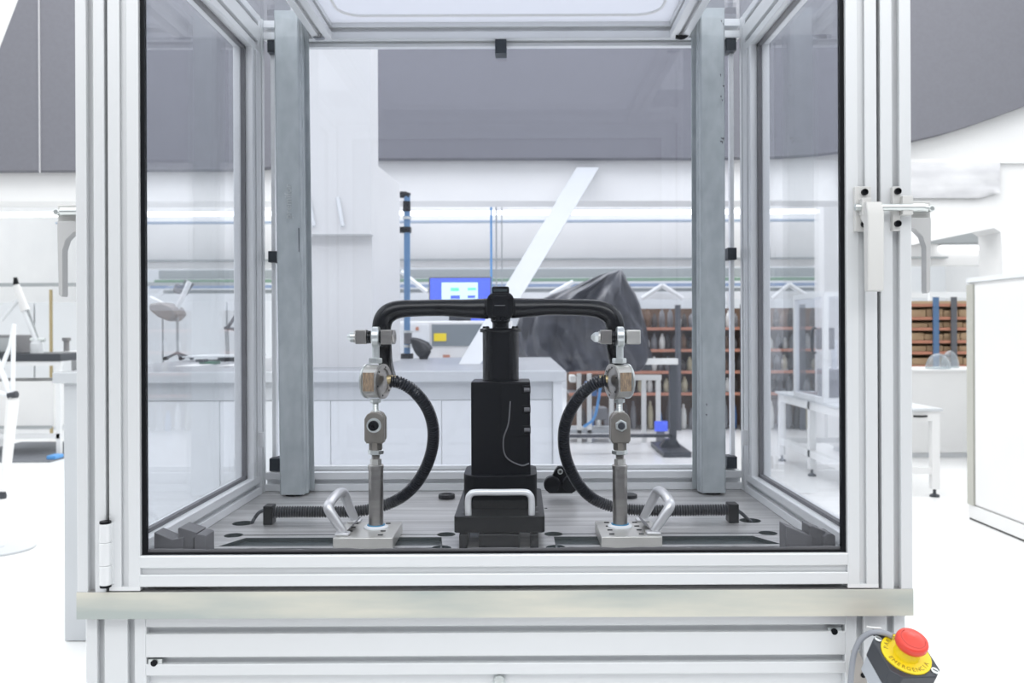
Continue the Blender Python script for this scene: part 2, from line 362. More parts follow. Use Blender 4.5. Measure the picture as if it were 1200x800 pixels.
# roof sheets and the lamp tray
xa, xb = PX(388, YK, 45), PX(784.5, YK, 45)
MB().box(xa, xb, Y0+.04, YK-.005, ZT-.006, ZT-.001).build('roof_sheet', 'sheet', cab, smooth=0)
t = MB(); cx_, hw, y0_, y1_ = (xa+xb)/2, (xb-xa)/2-.03, Y0+.09, YK-.05; ring = []
for k in range(32):
    a = 2*PI*k/32; sx_, sy_ = math.copysign(1, math.cos(a)), math.copysign(1, math.sin(a)); r_ = .05
    ring.append((cx_+sx_*(hw-r_)+r_*math.cos(a), (y0_+y1_)/2+sy_*((y1_-y0_)/2-r_)+r_*math.sin(a)))
t.tube([(x, y, ZT-.008) for x, y in ring]+[(ring[0][0], ring[0][1], ZT-.008)], .003, 6)
t.build('roof_tray_rim', 'white', cab)
for x0, x1 in ((XLi, xa-c40-.001), (xb+c40+.001, XRi)):
    MB().box(x0, x1, Y0+.04, YK-.005, ZT-.020, ZT-.015).build('roof_pane', 'glass_side', cab, smooth=0)
for x, s in ((xa-.012, -1), (xb+.012, 1)):
    p = [Vector((x+s*.035, YK-.008, ZT-.022)), Vector((x+s*.030, YK-.014, ZT-.028)), Vector((x+s*.014, YK-.018, ZT-.043)), Vector((x-s*.002, YK-.018, ZT-.042))]
    MB().tube(spline(p, 4), .0035, 6, sx=1.6).build('cable_clip', 'cable' if s < 0 else 'black', cab)
# base plate: machined top with real slots
def cut_plate():
    mb = MB().box(XL, XR, Y0-.001, 1.85, ZB, ZP); pl = mb.build('base_plate', 'plate', cab, smooth=0)
    org = WORLD[cab.name]; cutters = []
    def cutter(m_):
        o = m_.build('cutter', 'slot', cab, smooth=0); cutters.append(o)
    zt = ZP+.01; zb = ZP-.006
    for a0, a1 in ((-.475, -.122), (.056, .412)):
        y0, y1 = 1.342, 1.398
        tip0 = .026 if a0 < -.4 else 0; tip1 = .030 if a1 > .4 else .006
        cutter(MB().prism([(a0, y0+.002, zb), (a0+tip0, y1, zb), (a1-tip1, y1, zb), (a1, y0+.002, zb)] if a1 > .4 or a0 < -.4 else [(a0, y0, zb), (a0, y1, zb), (a1, y1, zb), (a1, y0, zb)], (0, 0, .02)))
        for yy, q in ((1.4165, 0), (1.329, 0)):
            dx = .0 if yy > 1.4 else -.018
            cutter(MB().box(a0+dx*(-1 if a0 > 0 else 1)+.004, a1-.004-dx*(0), yy-.002, yy+.002, zb+.002, zt))
            for ex in (a0+dx*(1 if a0 < 0 else 0), a1-dx*(1 if a0 > 0 else 0)):
                cutter(MB().lathe([(.0155, 0), (.0155, .02)], (ex, yy, zb), (0, 0, 1), 20))
    for hx, hy in ((PX(285, 1.505, 611), 1.505), (PX(879, 1.51, 611), 1.51)):
        cutter(MB().lathe([(.019, 0), (.019, .04)], (hx, hy, ZP-.02), (0, 0, 1), 20))
    for hx, hy in ((-.10, 1.62), (.05, 1.62), (-.47, 1.62), (.30, 1.60)):
        cutter(MB().lathe([(.0035, 0), (.0035, .03)], (hx, hy, ZP-.01), (0, 0, 1), 10))
    for k, c in enumerate(cutters):
        b = pl.modifiers.new('cut', 'BOOLEAN'); b.object = c; b.operation = 'DIFFERENCE'; b.solver = 'EXACT'
    dg = bpy.context.evaluated_depsgraph_get(); me = bpy.data.meshes.new_from_object(pl.evaluated_get(dg)); 
    pl.modifiers.clear(); pl.data = me
    for c in cutters: bpy.data.objects.remove(c, do_unlink=True)
    me.materials.clear(); me.materials.append(M['plate']); me.materials.append(M['strip']); me.materials.append(M['slot'])
    for p in me.polygons:
        c = p.center+org
        p.material_index = 1 if c.y < Y0+.0005 and abs(p.normal.y) > .5 else (2 if ZB+.001 < c.z < ZP-.0005 and XL+.01 < c.x < XR-.01 and c.y > Y0+.01 and c.y < 1.84 else 0)
    return pl
cut_plate()
# lower frame
YL = Y0+.018
for x in (XL+.002, XR-.082):
    profile('lower_post', 'z', .05, ZB, x, YL, cab, 2, 1)
    profile('lower_post', 'z', .05, ZB, x, 1.76, cab, 2, 1)
for y in (YL, 1.76): profile('lower_beam', 'x', XL+.082, XR-.082, y, ZB-.082, cab, 1, 2)
for x in (XL+.002, XR-.042): profile('lower_side_beam', 'y', YL+.04, 1.76, x, ZB-.082, cab, 1, 2)
MB().box(XL+.082, XR-.082, YL+.012, YL+.018, .12, ZB-.083).build('lower_panel', 'alu', cab, smooth=0)
for x in (XL+.04, XR-.04):
    for y in (YL+.02, 1.78): MB().lathe([(.03, 0), (.03, .012), (.008, .02), (.008, .05)], (x, y, 0), (0, 0, 1), 16).build('levelling_foot', 'black', cab)
for px, py in ((181, 777), (979, 740)):
    p = P(px, py, YL); mb = MB().box(p.x-.009, p.x+.009, YL+.002, YL+.006, p.z-.0045, p.z+.0045); mb.build('slot_nut', 'zinc', cab, smooth=0)
    MB().cyl((p.x-.001, YL-.0005, p.z), (p.x-.001, YL+.006, p.z), .0042, n=14).build('slot_screw', 'black', cab)
p = P(585, 799, YL); MB().lathe([(.0, -.004), (.006, -.0035), (.0085, 0), (.0085, .006)], (p.x, YL, p.z), (0, 1, 0), 16).build('slot_screw', 'zinc', cab)
# door
DZ0, DZ1 = .917, ZT-.045
dl, dr = XL+.0425, XR-.0450
door_bits = [('door_stile', 'z', DZ0, DZ1, dl, Y0), ('door_stile', 'z', DZ0, DZ1, dr-c40, Y0), ('door_rail', 'x', dl+c40, dr-c40, Y0, DZ0), ('door_rail', 'x', dl+c40, dr-c40, Y0, DZ1-c40)]
for b in door_bits:
    o = profile(b[0], b[1], b[2], b[3], b[4], b[5], cab); oy = WORLD[cab.name].y
    for vv in o.data.vertices: vv.co.y = Y0-oy+(vv.co.y+oy-Y0)*.5       # the door frame is a flat 40 x 20 profile
for x in (dl, dr-c40): MB().box(x, x+c40, Y0, Y0+.020, DZ0-.005, DZ0).build('end_cap', 'alu2', cab, smooth=0)
gx0, gx1, gz0, gz1 = dl+c40, dr-c40, DZ0+c40, DZ1-c40
g = MB(); gy0, gy1 = Y0+.006, Y0+.0125
g.box(gx0, gx0+.0058, gy0, gy1, gz0, gz1); g.box(gx1-.0058, gx1, gy0, gy1, gz0, gz1)
g.box(gx0+.0058, gx1-.0058, gy0, Y0+.0095, gz0, gz0+.0028); g.box(gx0+.0058, gx1-.0058, gy0, gy1, gz1-.007, gz1)
g.build('door_gasket', 'black', cab, smooth=0)
pts = []
for k in range(60):
    x = gx0+.0058+(gx1-gx0-.0116)*k/59; pts.append((x, Y0+.010, gz0+.0062+.0006*math.sin(k*.9)+.0004*math.sin(k*2.3)))
MB().prism(pts+[(gx1-.0058, Y0+.010, gz0+.0005), (gx0+.0058, Y0+.010, gz0+.0005)], (0, .002, 0)).build('sealing_bead', 'greyplastic', cab, smooth=0)
MB().box(gx0+.001, gx1-.001, Y0+.0125, Y0+.0170, gz0+.001, gz1-.003).build('door_pane', 'glass', cab, smooth=0)
# black strips painting the shade in the gaps below and beside the door
MB().box(dl+.04, dr-.04, Y0+.022, Y0+.034, ZP, DZ0).build('gap_shade_bottom', 'rubber', cab, smooth=0)
MB().box(XL+c40, dl, Y0+.012, Y0+.03, ZP, DZ1).build('gap_shade_side', 'rubber', cab, smooth=0)
MB().box(dr, XR-c40, Y0+.012, Y0+.03, ZP, DZ1).build('gap_shade_side', 'rubber', cab, smooth=0)
# hinge
hp = P(123.6, 650, Y0-.006)
zz = [PZ(613, Y0-.006, 124), PZ(635, Y0-.006, 124), PZ(662, Y0-.006, 124), PZ(685, Y0-.006, 124)]
for k in range(3):
    MB().lathe([(.0068, 0), (.0076, .0008), (.0076, zz[k]-zz[k+1]-.0012), (.0068, zz[k]-zz[k+1]-.0004)], (hp.x, hp.y, zz[k+1]), (0, 0, 1), 20).build('hinge_knuckle', 'alu2', cab)
for z in (zz[0], zz[3]-.003): MB().lathe([(.007, 0), (.007, .003)], (hp.x, hp.y, z), (0, 0, 1), 16).build('hinge_cap', 'black', cab)
MB().box(hp.x-.007, hp.x+.008, Y0-.004, Y0+.002, zz[3], zz[0]).build('hinge_leaf', 'alu2', cab, smooth=0)

# door latch handle (right) and the two side latches
lat = thing('door_latch', P(1040, 270, Y0), 'light grey lever latch with two screwed brackets on the right door profiles', 'latch')
def pxbox(parent, name, m, px0, px1, py0, py1, y0, y1, bevel=.0008):
    a, b = P(px0, py0, Y0-.01), P(px1, py1, Y0-.01); return MB().box(a.x, b.x, y0, y1, b.z, a.z).build(name, m, parent, bevel=bevel)
pxbox(lat, 'bracket', 'lever', 1003, 1022, 218, 270.5, Y0-.008, Y0)
pxbox(lat, 'bracket', 'lever', 1047, 1056, 218, 270, Y0-.008, Y0)
pxbox(lat, 'bearing_block', 'lever', 1055.6, 1068, 230, 252, Y0-.016, Y0)
for px, py in ((1013.3, 225), (1013, 262.5), (1052.2, 224), (1052.2, 262)):
    p = P(px, py, Y0-.01); MB().lathe([(0, -.001), (.0028, -.001), (.003, -.003), (.0042, -.003), (.0042, .002)], (p.x, Y0-.009, p.z), (0, 1, 0), 16).build('screw', 'black', lat)
a, b = P(1003, 243.3, Y0-.012), P(1082, 243.3, Y0-.012)
MB().cyl((a.x, Y0-.014, a.z), (b.x, Y0-.014, a.z), .0046).build('latch_rod', 'zinc', lat)
MB().lathe([(.002, 0), (.0045, .001), (.0045, .005), (.0025, .006), (.0025, .012)], (a.x-.003, Y0-.014, a.z), (1, 0, 0), 14).build('rod_end', 'zinc', lat)
pxbox(lat, 'lever_hub', 'lever', 1007, 1018, 233, 253, Y0-.020, Y0-.008)
a, b = P(1015.5, 341.5, Y0-.03), P(1034, 233.5, Y0-.03)
lx0, lx1 = a.x+.0, b.x; z0, z1 = a.z, b.z
MB().prism([(lx0, Y0-.010, z1), (lx0, Y0-.030, z1-.003), (lx0, Y0-.036, z1-.019), (lx0, Y0-.034, z0+.001), (lx0, Y0-.028, z0), (lx0, Y0-.022, z0+.001), (lx0, Y0-.020, z1-.030), (lx0, Y0-.010, z1-.022)], (lx1-lx0, 0, 0)).build('lever', 'lever', lat, bevel=.0015)
def side_latch(s, px_edge, label):
    """latch lever standing off the side of the cabinet, seen edge-on"""
    x = XR if s > 0 else XL; zt = PZ(236 if s > 0 else 240, Y0+.04, 1080 if s > 0 else 75)
    t_ = thing('side_latch', (x, Y0+.04, zt-.1), label, 'latch')
    yc = Y0+.045
    MB().box(*sorted((x-s*.0035, x+s*.044)), yc-.006, yc+.012, zt-.023, zt).build('latch_plate', 'lever', t_, bevel=.0015)
    MB().cyl((x+s*.004, yc-.012, zt-.010), (x+s*.036, yc-.012, zt-.010), .0055).build('latch_barrel', 'zinc', t_)
    MB().lathe([(0, -.002), (.003, -.002), (.0042, -.001), (.0042, .012)], (x+s*.0405, yc-.015, zt-.011), (0, 1, 0), 12).build('screw', 'zinc', t_)
    pr = [(x+s*.001, zt-.0225), (x+s*.041, zt-.0225), (x+s*.0415, zt-.03), (x+s*.040, zt-.121), (x+s*.037, zt-.124), (x+s*.0355, zt-.124), (x+s*.0345, zt-.121), (x+s*.0345, zt-.062), (x+s*.030, zt-.048), (x+s*.020, zt-.038), (x+s*.001, zt-.034)]
    MB().prism([(a_, yc-.012, b_) for a_, b_ in pr], (0, .0145, 0)).build('lever', 'leverdark', t_, bevel=.0012)
    return t_
side_latch(1, 0, 'grey side latch lever sticking out beyond the right front post')
side_latch(-1, 0, 'grey side latch lever sticking out beyond the left front post')

# galvanised tubes inside
def galv_tube(name, label, xb0, xb1, xt0, yb, yt, Yf, lip):
    zb = ZP+.004; zt = PZ(yt, Yf, 340)
    t_ = thing(name, (0, 0, 0), label, 'tube'); 
    w_ = .0505; d = .048
    base = Vector((xb0, Yf, zb)); t_.location = base; WORLD[t_.name] = base
    lean = (xt0-xb0)
    # rounded square tube section with a rolled groove near one edge
    g0 = .006
    if lip > 0: sec = [(0.003, 0), (w_-.003, 0), (w_, .003), (w_, .014), (w_+.003, .017), (w_+.003, .026), (w_, .029), (w_, d), (w_+.009, d), (w_+.009, d+.003), (0, d+.003), (0, .003)]
    else: sec = [(0.003, 0), (w_-.003, 0), (w_, .003), (w_, d), (-.009, d), (-.009, d-.003), (0, d-.003), (0, .030), (-.003, .027), (-.003, .018), (0, .015), (0, .003)]
    mb = MB(); a = [base+Vector((u, v, 0)) for u, v in sec]; bt = [p+Vector((lean, 0, zt-zb)) for p in a]; k = len(a)
    mb.add(a+bt, [tuple(range(k-1, -1, -1)), tuple(range(k, 2*k))]+[(i, (i+1) % k, k+(i+1) % k, k+i) for i in range(k)])
    mb.build('tube_wall', 'galv', t_, bevel=.0008)
    MB().lathe([(.018, 0), (.018, .006)], base+Vector((w_/2, d/2-.006, -.004)), (0, 0, 1), 20).build('tube_foot', 'black', t_)
    return t_
Yt = 1.742
tL = galv_tube('galvanised_tube', 'galvanised steel tube with embossed lettering standing at the rear left corner', PX(327.7, Yt, 578), 0, PX(320.6, Yt, 12), 578, 12, Yt, 1)
tR = galv_tube('galvanised_tube', 'galvanised steel tube with dark scuffs standing at the rear right corner', PX(822, Yt, 578), 0, PX(820.5, Yt, 12), 578, 11, Yt, -1)
def text_mesh(s, size, depth=.0002):
    cu = bpy.data.curves.new('lettering', 'FONT'); cu.body = s; cu.size = size; cu.extrude = depth; cu.align_x = 'CENTER'; cu.align_y = 'CENTER'; cu.resolution_u = 3
    o = bpy.data.objects.new('lettering', cu); COL.objects.link(o); dg = bpy.context.evaluated_depsgraph_get(); dg.update()
    me = bpy.data.meshes.new_from_object(o.evaluated_get(dg)); bpy.data.objects.remove(o, do_unlink=True)
    return me
def place_text(mb, s, size, mtx, depth=.0002):
    me = text_mesh(s, size, depth); mb.add([mtx @ v.co for v in me.vertices], [tuple(p.vertices) for p in me.polygons])
mb = MB(); p = P(338, 236, Yt)
place_text(mb, 'premifor', .020, Matrix.Translation((p.x, Yt-.0004, p.z)) @ Matrix.Rotation(PI/2, 4, 'X') @ Matrix.Rotation(PI/2, 4, 'Z'), .0005)
mb.build('embossed_lettering', 'zinc', tL, smooth=0)['kind'] = 'stuff'
for pts in ([(349.5, 267), (350.7, 267), (350.9, 295), (350.0, 295)],):
    MB().prism([P(a, b, Yt-.0003) for a, b in pts], (0, .0006, 0)).build('scuff_mark', 'boxdark', tL, smooth=0)
for k in range(16):
    py = random.choice((25, 85, 100, 112, 118, 125, 145, 160, 165, 172, 180, 185, 470, 478, 485))+random.uniform(-3, 3); px = random.uniform(843, 848) if py < 250 else random.uniform(825, 828)
    MB().prism([P(px, py, Yt-.0003), P(px+random.uniform(1, 2.5), py+.3, Yt-.0003), P(px+1.2, py+random.uniform(2, 4), Yt-.0003)], (0, .0006, 0)).build('scuff_mark', 'greyplastic', tR, smooth=0)

# corner stops on the plate
def corner_stop(label, pl_, dx, mir):
    t_ = thing('corner_stop', P(pl_[0][0]+20*dx, 645, 1.17), label, 'bracket')
    return t_
cs = corner_stop('dark grey moulded corner stop at the front left of the base plate', [(180, 645)], 1, 1)
def stop_part(t_, name, pts, Y, d):
    Y -= .145; q = [P(a, b, Y) for a, b in pts]                   # stands just behind the door rail
    for p_ in q:
        if p_.z < P(pts[0][0], 641, Y).z: p_.z = ZP+.0003
    MB().prism(q, (0, d, 0)).build(name, 'greyplastic', t_, bevel=.0008)
stop_part(cs, 'wedge_block', [(180.5, 644.6), (180.5, 623.5), (183, 624.5), (202, 632.5), (214, 629.8), (214, 644.6)], 1.3105, .03)
stop_part(cs, 'rear_block', [(208.5, 644.2), (208.5, 618.8), (211, 618), (231, 624.2), (229, 628), (227, 631), (227, 644.2)], 1.316, .035)
stop_part(cs, 'end_block', [(227, 644.6), (227.5, 628.5), (231, 625.5), (239, 626.8), (241, 628), (241, 644.6)], 1.3105, .033)
cs = corner_stop('dark grey moulded corner stop at the front right of the base plate', [(920, 642)], 1, -1)
stop_part(cs, 'wedge_block', [(921, 642.5), (921, 616), (948, 627), (952, 629), (952, 642.5)], 1.3135, .03)
stop_part(cs, 'rear_block', [(949, 642.5), (949, 616.5), (952, 616), (968, 623), (965, 630), (964, 642.5)], 1.318, .034)
stop_part(cs, 'end_block', [(964, 642.8), (965, 629), (970, 625.5), (976, 625.5), (979, 628), (979, 642.8)], 1.312, .034)

# ================================================================== LOAD LINKAGES
def hexprof(r, h): return [(r*.9, 0), (r, h*.12), (r, h*.88), (r*.9, h)]
def linkage(cx, xb0, xb1, side, label):
    Yc = 1.39; x = cx
    t_ = thing('load_linkage', (x, Yc, ZP), label, 'linkage')
    z = lambda py: H-(py-CY)*Yc/F-ROLL*(x/Yc)*Yc
    # base block
    bt = .9286
    MB().box(xb0, xb1, 1.321, 1.432, ZP+.0003, bt).build('base_block', 'steel2', t_, bevel=.0012)
    for k in range(4):
        for bx in (xb0+.018, xb1-.022 if side < 0 else xb1-.030):
            if side < 0 and bx < x-.02 and False: continue
            yy = 1.337+k*.0265
            MB().tube([(bx-.004, yy, bt-.001), (bx+.004, yy, bt-.001)], .0032, 8, sx=.5).build('bolt_hole', 'black', t_)
    MB().lathe([(.020, 0), (.020, .002), (.0165, .0042), (.0135, .0042)], (x, Yc, bt), (0, 0, 1), 32).build('bushing', 'white2', t_)
    MB().lathe([(.0145, 0), (.0145, .0012)], (x, Yc, bt+.0042), (0, 0, 1), 32).build('seal_ring', 'blueseal', t_)
    MB().lathe([(.012, 0), (.012, z(549)-bt), (.0128, z(548.7)-bt), (.0128, z(545)-bt), (.0115, z(544)-bt)], (x, Yc, bt), (0, 0, 1), 32).build('piston_rod', 'steel', t_)
    MB().lathe([(.0092, 0), (.0092, z(537.5)-z(544.2))], (x, Yc, z(544.2)), (0, 0, 1), 6, .3).build('hex_collar', 'steel2', t_)
    th = [(.0066, 0)]; zz_ = z(531.5)-z(537.8); nt_ = 5
    for k in range(nt_): th += [(.0070, zz_*(k+.3)/nt_), (.0062, zz_*(k+.8)/nt_)]
    MB().lathe(th+[(.0066, zz_)], (x, Yc, z(537.8)), (0, 0, 1), 20).build('threaded_stud', 'steel', t_)
    MB().lathe(hexprof(.0128, z(526.8)-z(532)), (x, Yc, z(532)), (0, 0, 1), 6, .25).build('lock_nut', 'zinc', t_)
    # clevis: neck + fork with two cheeks
    MB().lathe([(.0105, 0), (.0112, .001), (.0112, z(517.5)-z(527)), (.0125, z(516)-z(527))], (x, Yc, z(526.8)), (0, 0, 1), 8, PI/8).build('clevis_neck', 'clevis', t_)
    ctop, cbot, hw_ = z(482), z(517.5), .0158
    for y0_, y1_ in ((Yc-.016, Yc-.005), (Yc+.005, Yc+.016)):
        pr = [(x-hw_*.8, cbot), (x+hw_*.8, cbot), (x+hw_, cbot+.004), (x+hw_, ctop-.011), (x+hw_*.72, ctop-.003), (x+hw_*.3, ctop), (x-hw_*.3, ctop), (x-hw_*.72, ctop-.003), (x-hw_, ctop-.011), (x-hw_, cbot+.004)]
        MB().prism([(a, y0_, b) for a, b in pr], (0, y1_-y0_, 0)).build('clevis_cheek', 'clevis', t_, bevel=.0012)
    MB().box(x-hw_*.85, x+hw_*.85, Yc-.013, Yc+.013, cbot-.001, cbot+.011).build('clevis_body', 'clevis', t_)
    zc = z(497)
    if side < 0:
        MB().lathe([(.0095, 0), (.0118, .0006), (.0118, .003)], (x, Yc-.019, zc), (0, 1, 0), 28).build('washer', 'zinc', t_)
        MB().lathe([(0, .006), (.0028, .006), (.003, 0), (.0075, 0), (.0082, .001), (.0082, .009)], (x, Yc-.026, zc), (0, 1, 0), 24).build('pivot_bolt', 'black', t_)
    else:
        MB().lathe([(.0085, 0), (.0098, .001), (.0098, .008)], (x, Yc-.024, zc), (0, 1, 0), 6, .2).build('pivot_nut', 'zinc', t_)
        MB().lathe([(0, 0), (.0045, .0004), (.0058, .002), (.0058, .008)], (x, Yc-.028, zc), (0, 1, 0), 20).build('pivot_bolt', 'boxdark', t_)
    MB().box(x-.008, x+.008, Yc-.0045, Yc+.0045, zc-.012, z(481)).build('eye_tongue', 'steel2', t_, bevel=.002)
    th = [(.0049, 0)]; L = z(471.5)-z(484.5)
    for k in range(8): th += [(.0052, L*(k+.3)/8), (.0047, L*(k+.8)/8)]
    MB().lathe(th+[(.0049, L)], (x, Yc, z(484.5)), (0, 0, 1), 16).build('threaded_stud', 'zinc', t_)
    MB().lathe(hexprof(.0088, z(467)-z(471.8)), (x, Yc, z(471.8)), (0, 0, 1), 6, .4).build('lock_nut', 'zinc', t_)
    # load cell: disc body, axis mostly across, flats above and below, name plate
    zc = z(446.5); ax = Vector((-side*.95, -.31, 0)).normalized(); s_ = -side
    axx = Vector((ax.x, ax.y, 0)); o = Vector((x, Yc, zc)); half = .0125
    perp = Vector((-ax.y, ax.x, 0))
    R = .0275; prf = []
    for k in range(40):
        a = 2*PI*k/40; u, v = R*math.cos(a), R*math.sin(a); v = max(-.0262, min(.0262, v)); u = max(-.0240, min(.0240, u)); prf.append((u, v))
    body = MB().prism([o+perp*u+Vector((0, 0, v))-ax*half for u, v in prf], ax*(2*half)); cell = body.build('load_cell', 'steel2', t_, bevel=.0008)
    fl = MB().lathe([(.0268, 0), (.0285, .0006), (.0285, .0035), (.0255, .004), (.021, .0042), (.020, .002), (0, .002)], o+ax*(half-.001), ax, 40); fl.build('sensor_face', 'steel', cell)
    MB().lathe([(.0285, 0), (.0285, .003), (.027, .0035)], o-ax*(half+.0025), ax, 40).build('sensor_rim', 'zinc', cell)
    for k in range(6):
        a = 2*PI*k/6+.3; q = o+ax*(half+.003)+perp*(.0232*math.cos(a))+Vector((0, 0, .0232*math.sin(a)))
        MB().cyl(q-ax*.0008, q+ax*.0006, .0016, n=8).build('sensor_screw', 'black', cell)
    # name plate sits on the flat facing the camera
    n_ = perp if perp.y < 0 else -perp
    c0 = o+n_*.0242; wv = ax*.0098
    MB().prism([c0-wv+Vector((0, 0, -.0150)), c0+wv+Vector((0, 0, -.0150)), c0+wv+Vector((0, 0, .0150)), c0-wv+Vector((0, 0, .0150))], n_*.0008).build('name_plate', 'label', cell, smooth=0)
    wv = ax*.0004
    for q in (-1, 1):
        c1 = c0+ax*(.0106*q)
        MB().prism([c1-wv+Vector((0, 0, -.0155)), c1+wv+Vector((0, 0, -.0155)), c1+wv+Vector((0, 0, .0155)), c1-wv+Vector((0, 0, .0155))], n_*.0009).build('plate_edge', 'zinc', cell, smooth=0)
    # gland for the hose on the inner side
    q = o+Vector((-side*.020, -.002, .002))
    MB().lathe([(.0075, 0), (.0075, .008), (.006, .010), (.006, .014)], q, (-side, 0, .15), 16).build('cable_gland', 'brass', t_)
    # rod end above
    MB().lathe(hexprof(.0115, z(419.5)-z(425.5)), (x, Yc, z(425.5)), (0, 0, 1), 6, .1).build('lock_nut', 'zinc', t_)
    MB().lathe([(.0056, 0), (.0060, .003), (.0060, z(404)-z(420))], (x+.0008, Yc, z(420)), (0, 0, 1), 20).build('rod_end_shank', 'zinc', t_)
    ze = z(394.8)
    MB().lathe([(.0085, -.0055), (.0155, -.0060), (.0170, -.0045), (.0170, .0045), (.0155, .0060), (.0085, .0055)], (x+.0012, Yc, ze), (1, 0, 0), 32).build('rod_end_eye', 'zinc', t_)
    # bolt through two square clamps
    zx = ze
    def X(px): return x+(px-441.4)*Yc/F
    d0 = .0
    MB().cyl((X(415), Yc, zx), (X(463), Yc, zx), .0055).build('cross_bolt', 'black', t_)
    for a, b in ((432.2, 434.6), (434.9, 437.2), (446.3, 449)): MB().lathe([(.0092, 0), (.0105, .0006), (.0105, (b-a)*Yc/F-.0006), (.0092, (b-a)*Yc/F)], (X(a), Yc, zx), (1, 0, 0), 20).build('spacer_ring', 'blackgloss', t_)
    MB().box(X(419.3), X(432), Yc-.0115, Yc+.0115, zx-.0112, zx+.0118).build('clamp_block', 'steel', t_, bevel=.0012)
    MB().box(X(448.9), X(465.5) if side > 0 else X(461.5), Yc-.0115, Yc+.0115, zx-.0118, zx+.0118).build('clamp_block', 'steel2' if side > 0 else 'steel', t_, bevel=.0012 if side < 0 else .0022)
    if side < 0: MB().lathe([(.0108, 0), (.0118, .0008), (.0118, .004), (.010, .005)], (X(461.6), Yc, zx), (1, 0, 0), 6).build('bolt_head', 'steel', t_)
    MB().lathe([(.0095, 0), (.0095, .0028)], (X(416.8), Yc, zx), (1, 0, 0), 24).build('washer', 'steel2', t_)
    MB().lathe([(0, 0), (.0035, .0006), (.0068, .004), (.0080, .006), (.0085, .0062), (.0085, .012)], (X(408.2), Yc, zx), (1, 0, 0), 6 if side > 0 else 20).build('cap_nut', 'zinc', t_)
    # bow handle leaning away from the rod
    if side < 0: pp = [(-.277, 1.343, bt+.003), (-.288, 1.343, .948), (-.3005, 1.345, .968), (-.3015, 1.355, .9755), (-.2985, 1.392, .982), (-.2965, 1.420, .981), (-.293, 1.430, .974), (-.284, 1.431, .950), (-.275, 1.431, bt+.003)]
    else: pp = [(.2105, 1.343, bt+.003), (.222, 1.343, .948), (.2355, 1.345, .968), (.2380, 1.356, .9760), (.2350, 1.390, .982), (.2325, 1.420, .981), (.228, 1.430, .974), (.2165, 1.431, .950), (.2065, 1.431, bt+.003)]
    sp = spline(pp, 6); rr = [.0062+.0026*math.sin(PI*k/(len(sp)-1))**.5 for k in range(len(sp))]
    hd = MB().tube(sp, rr, 14, sx=.85, up=(1, 0, 0)).build('bow_handle', 'cast', t_)
    for fy in (1.337, 1.426):
        fx = pp[0][0] if fy < 1.4 else pp[-1][0]
        MB().box(fx-.012, fx+.010, fy-.006, fy+.012, bt, bt+.0045).build('handle_foot', 'cast', t_, bevel=.0015)
    fx = pp[0][0]+side*.0-side*.0
    MB().prism([(fx-.014*-side*-1, 1.36, bt+.014), (fx+.016*-side, 1.36, bt+.014), (fx, 1.36, bt+.0002)], (0, .05, 0)).build('gusset', 'greyplastic', t_, smooth=0)
    return t_
linkage(PX(440.6, 1.39, 580), PX(390, 1.321, 640), PX(460.4, 1.321, 640), -1, 'steel load linkage of rod, clevis and load cell under the left end of the handlebar')
linkage(PX(726.5, 1.39, 580), PX(704.7, 1.321, 640), PX(776.3, 1.321, 640), 1, 'steel load linkage of rod, clevis and load cell under the right end of the handlebar')

# ================================================================== HANDLEBAR AND PEDESTAL
YH = 1.425
def hb(px, py, Y=YH): return P(px, py, Y)
bar = thing('handlebar', hb(586, 372), 'glossy black racing handlebar with dropped ends, clamped on top of the pedestal', 'handlebar')
pl = [hb(457, 440, 1.50), hb(452, 425, 1.455), hb(449, 405, 1.43), hb(447, 388), hb(449.5, 374), hb(457, 366), hb(470, 362), hb(490, 361), hb(520, 360.5), hb(548, 361.5), hb(572, 361.5)]
rl = [.009, .0105, .0125, .0138, .0142, .0140, .0128, .0120, .0122, .0138, .0150]
sp = spline(pl, 6); rr = []
for i in range(len(sp)): t0 = min(i/6, len(rl)-1.0001); k = int(t0); rr.append(rl[k]+(rl[k+1]-rl[k])*(t0-k))
MB().tube(sp, rr, 20, sx=1.15, up=(0, 1, 0)).build('grip_bar', 'blackgloss', bar, smooth=80)
pr_ = [hb(724, 440, 1.50), hb(722, 425, 1.455), hb(720, 405, 1.43), hb(721.5, 388), hb(718, 373), hb(709, 365), hb(695, 361), hb(672, 360), hb(645, 359.5), hb(622, 360.5), hb(600, 361)]
sp = spline(pr_, 6)
MB().tube(sp, rr, 20, sx=1.15, up=(0, 1, 0)).build('grip_bar', 'blackgloss', bar, smooth=80)
MB().cyl(hb(568, 361.3), hb(604, 361), .0165, n=24).build('clamp_sleeve', 'black', bar)
def prismpx(name, m, parent, pts, Y, d, bevel=.001): return MB().prism([P(a, b, Y) for a, b in pts], (0, d, 0)).build(name, m, parent, bevel=bevel)
YC = 1.398
prismpx('stem_clamp', 'black', bar, [(574, 372.5), (570.5, 367), (570, 352), (572, 346), (576, 343.5), (580, 342.5), (593, 342.5), (598, 343.5), (601.5, 347), (602, 352), (601.5, 367), (598, 372.5), (593, 375.5), (579, 375.5)], YC, .05, .0025)
prismpx('clamp_top', 'blackgloss', bar, [(576.5, 344), (576.5, 336.5), (578, 335.5), (595, 335.5), (596.5, 336.5), (596.5, 344)], YC+.006, .04, .0012)
prismpx('clamp_slot', 'slot', bar, [(578.5, 341.5), (578.5, 338.5), (594.5, 338.5), (594.5, 341.5)], YC+.0052, .003, 0)
prismpx('face_plate', 'blackgloss', bar, [(576.5, 371), (576.5, 346), (595.5, 346), (595.5, 371)], YC-.0015, .004, .001)
prismpx('face_groove', 'greyplastic', bar, [(579.5, 357.3), (592, 357.3), (592, 358.2), (579.5, 358.2)], YC-.0018, .002, 0)
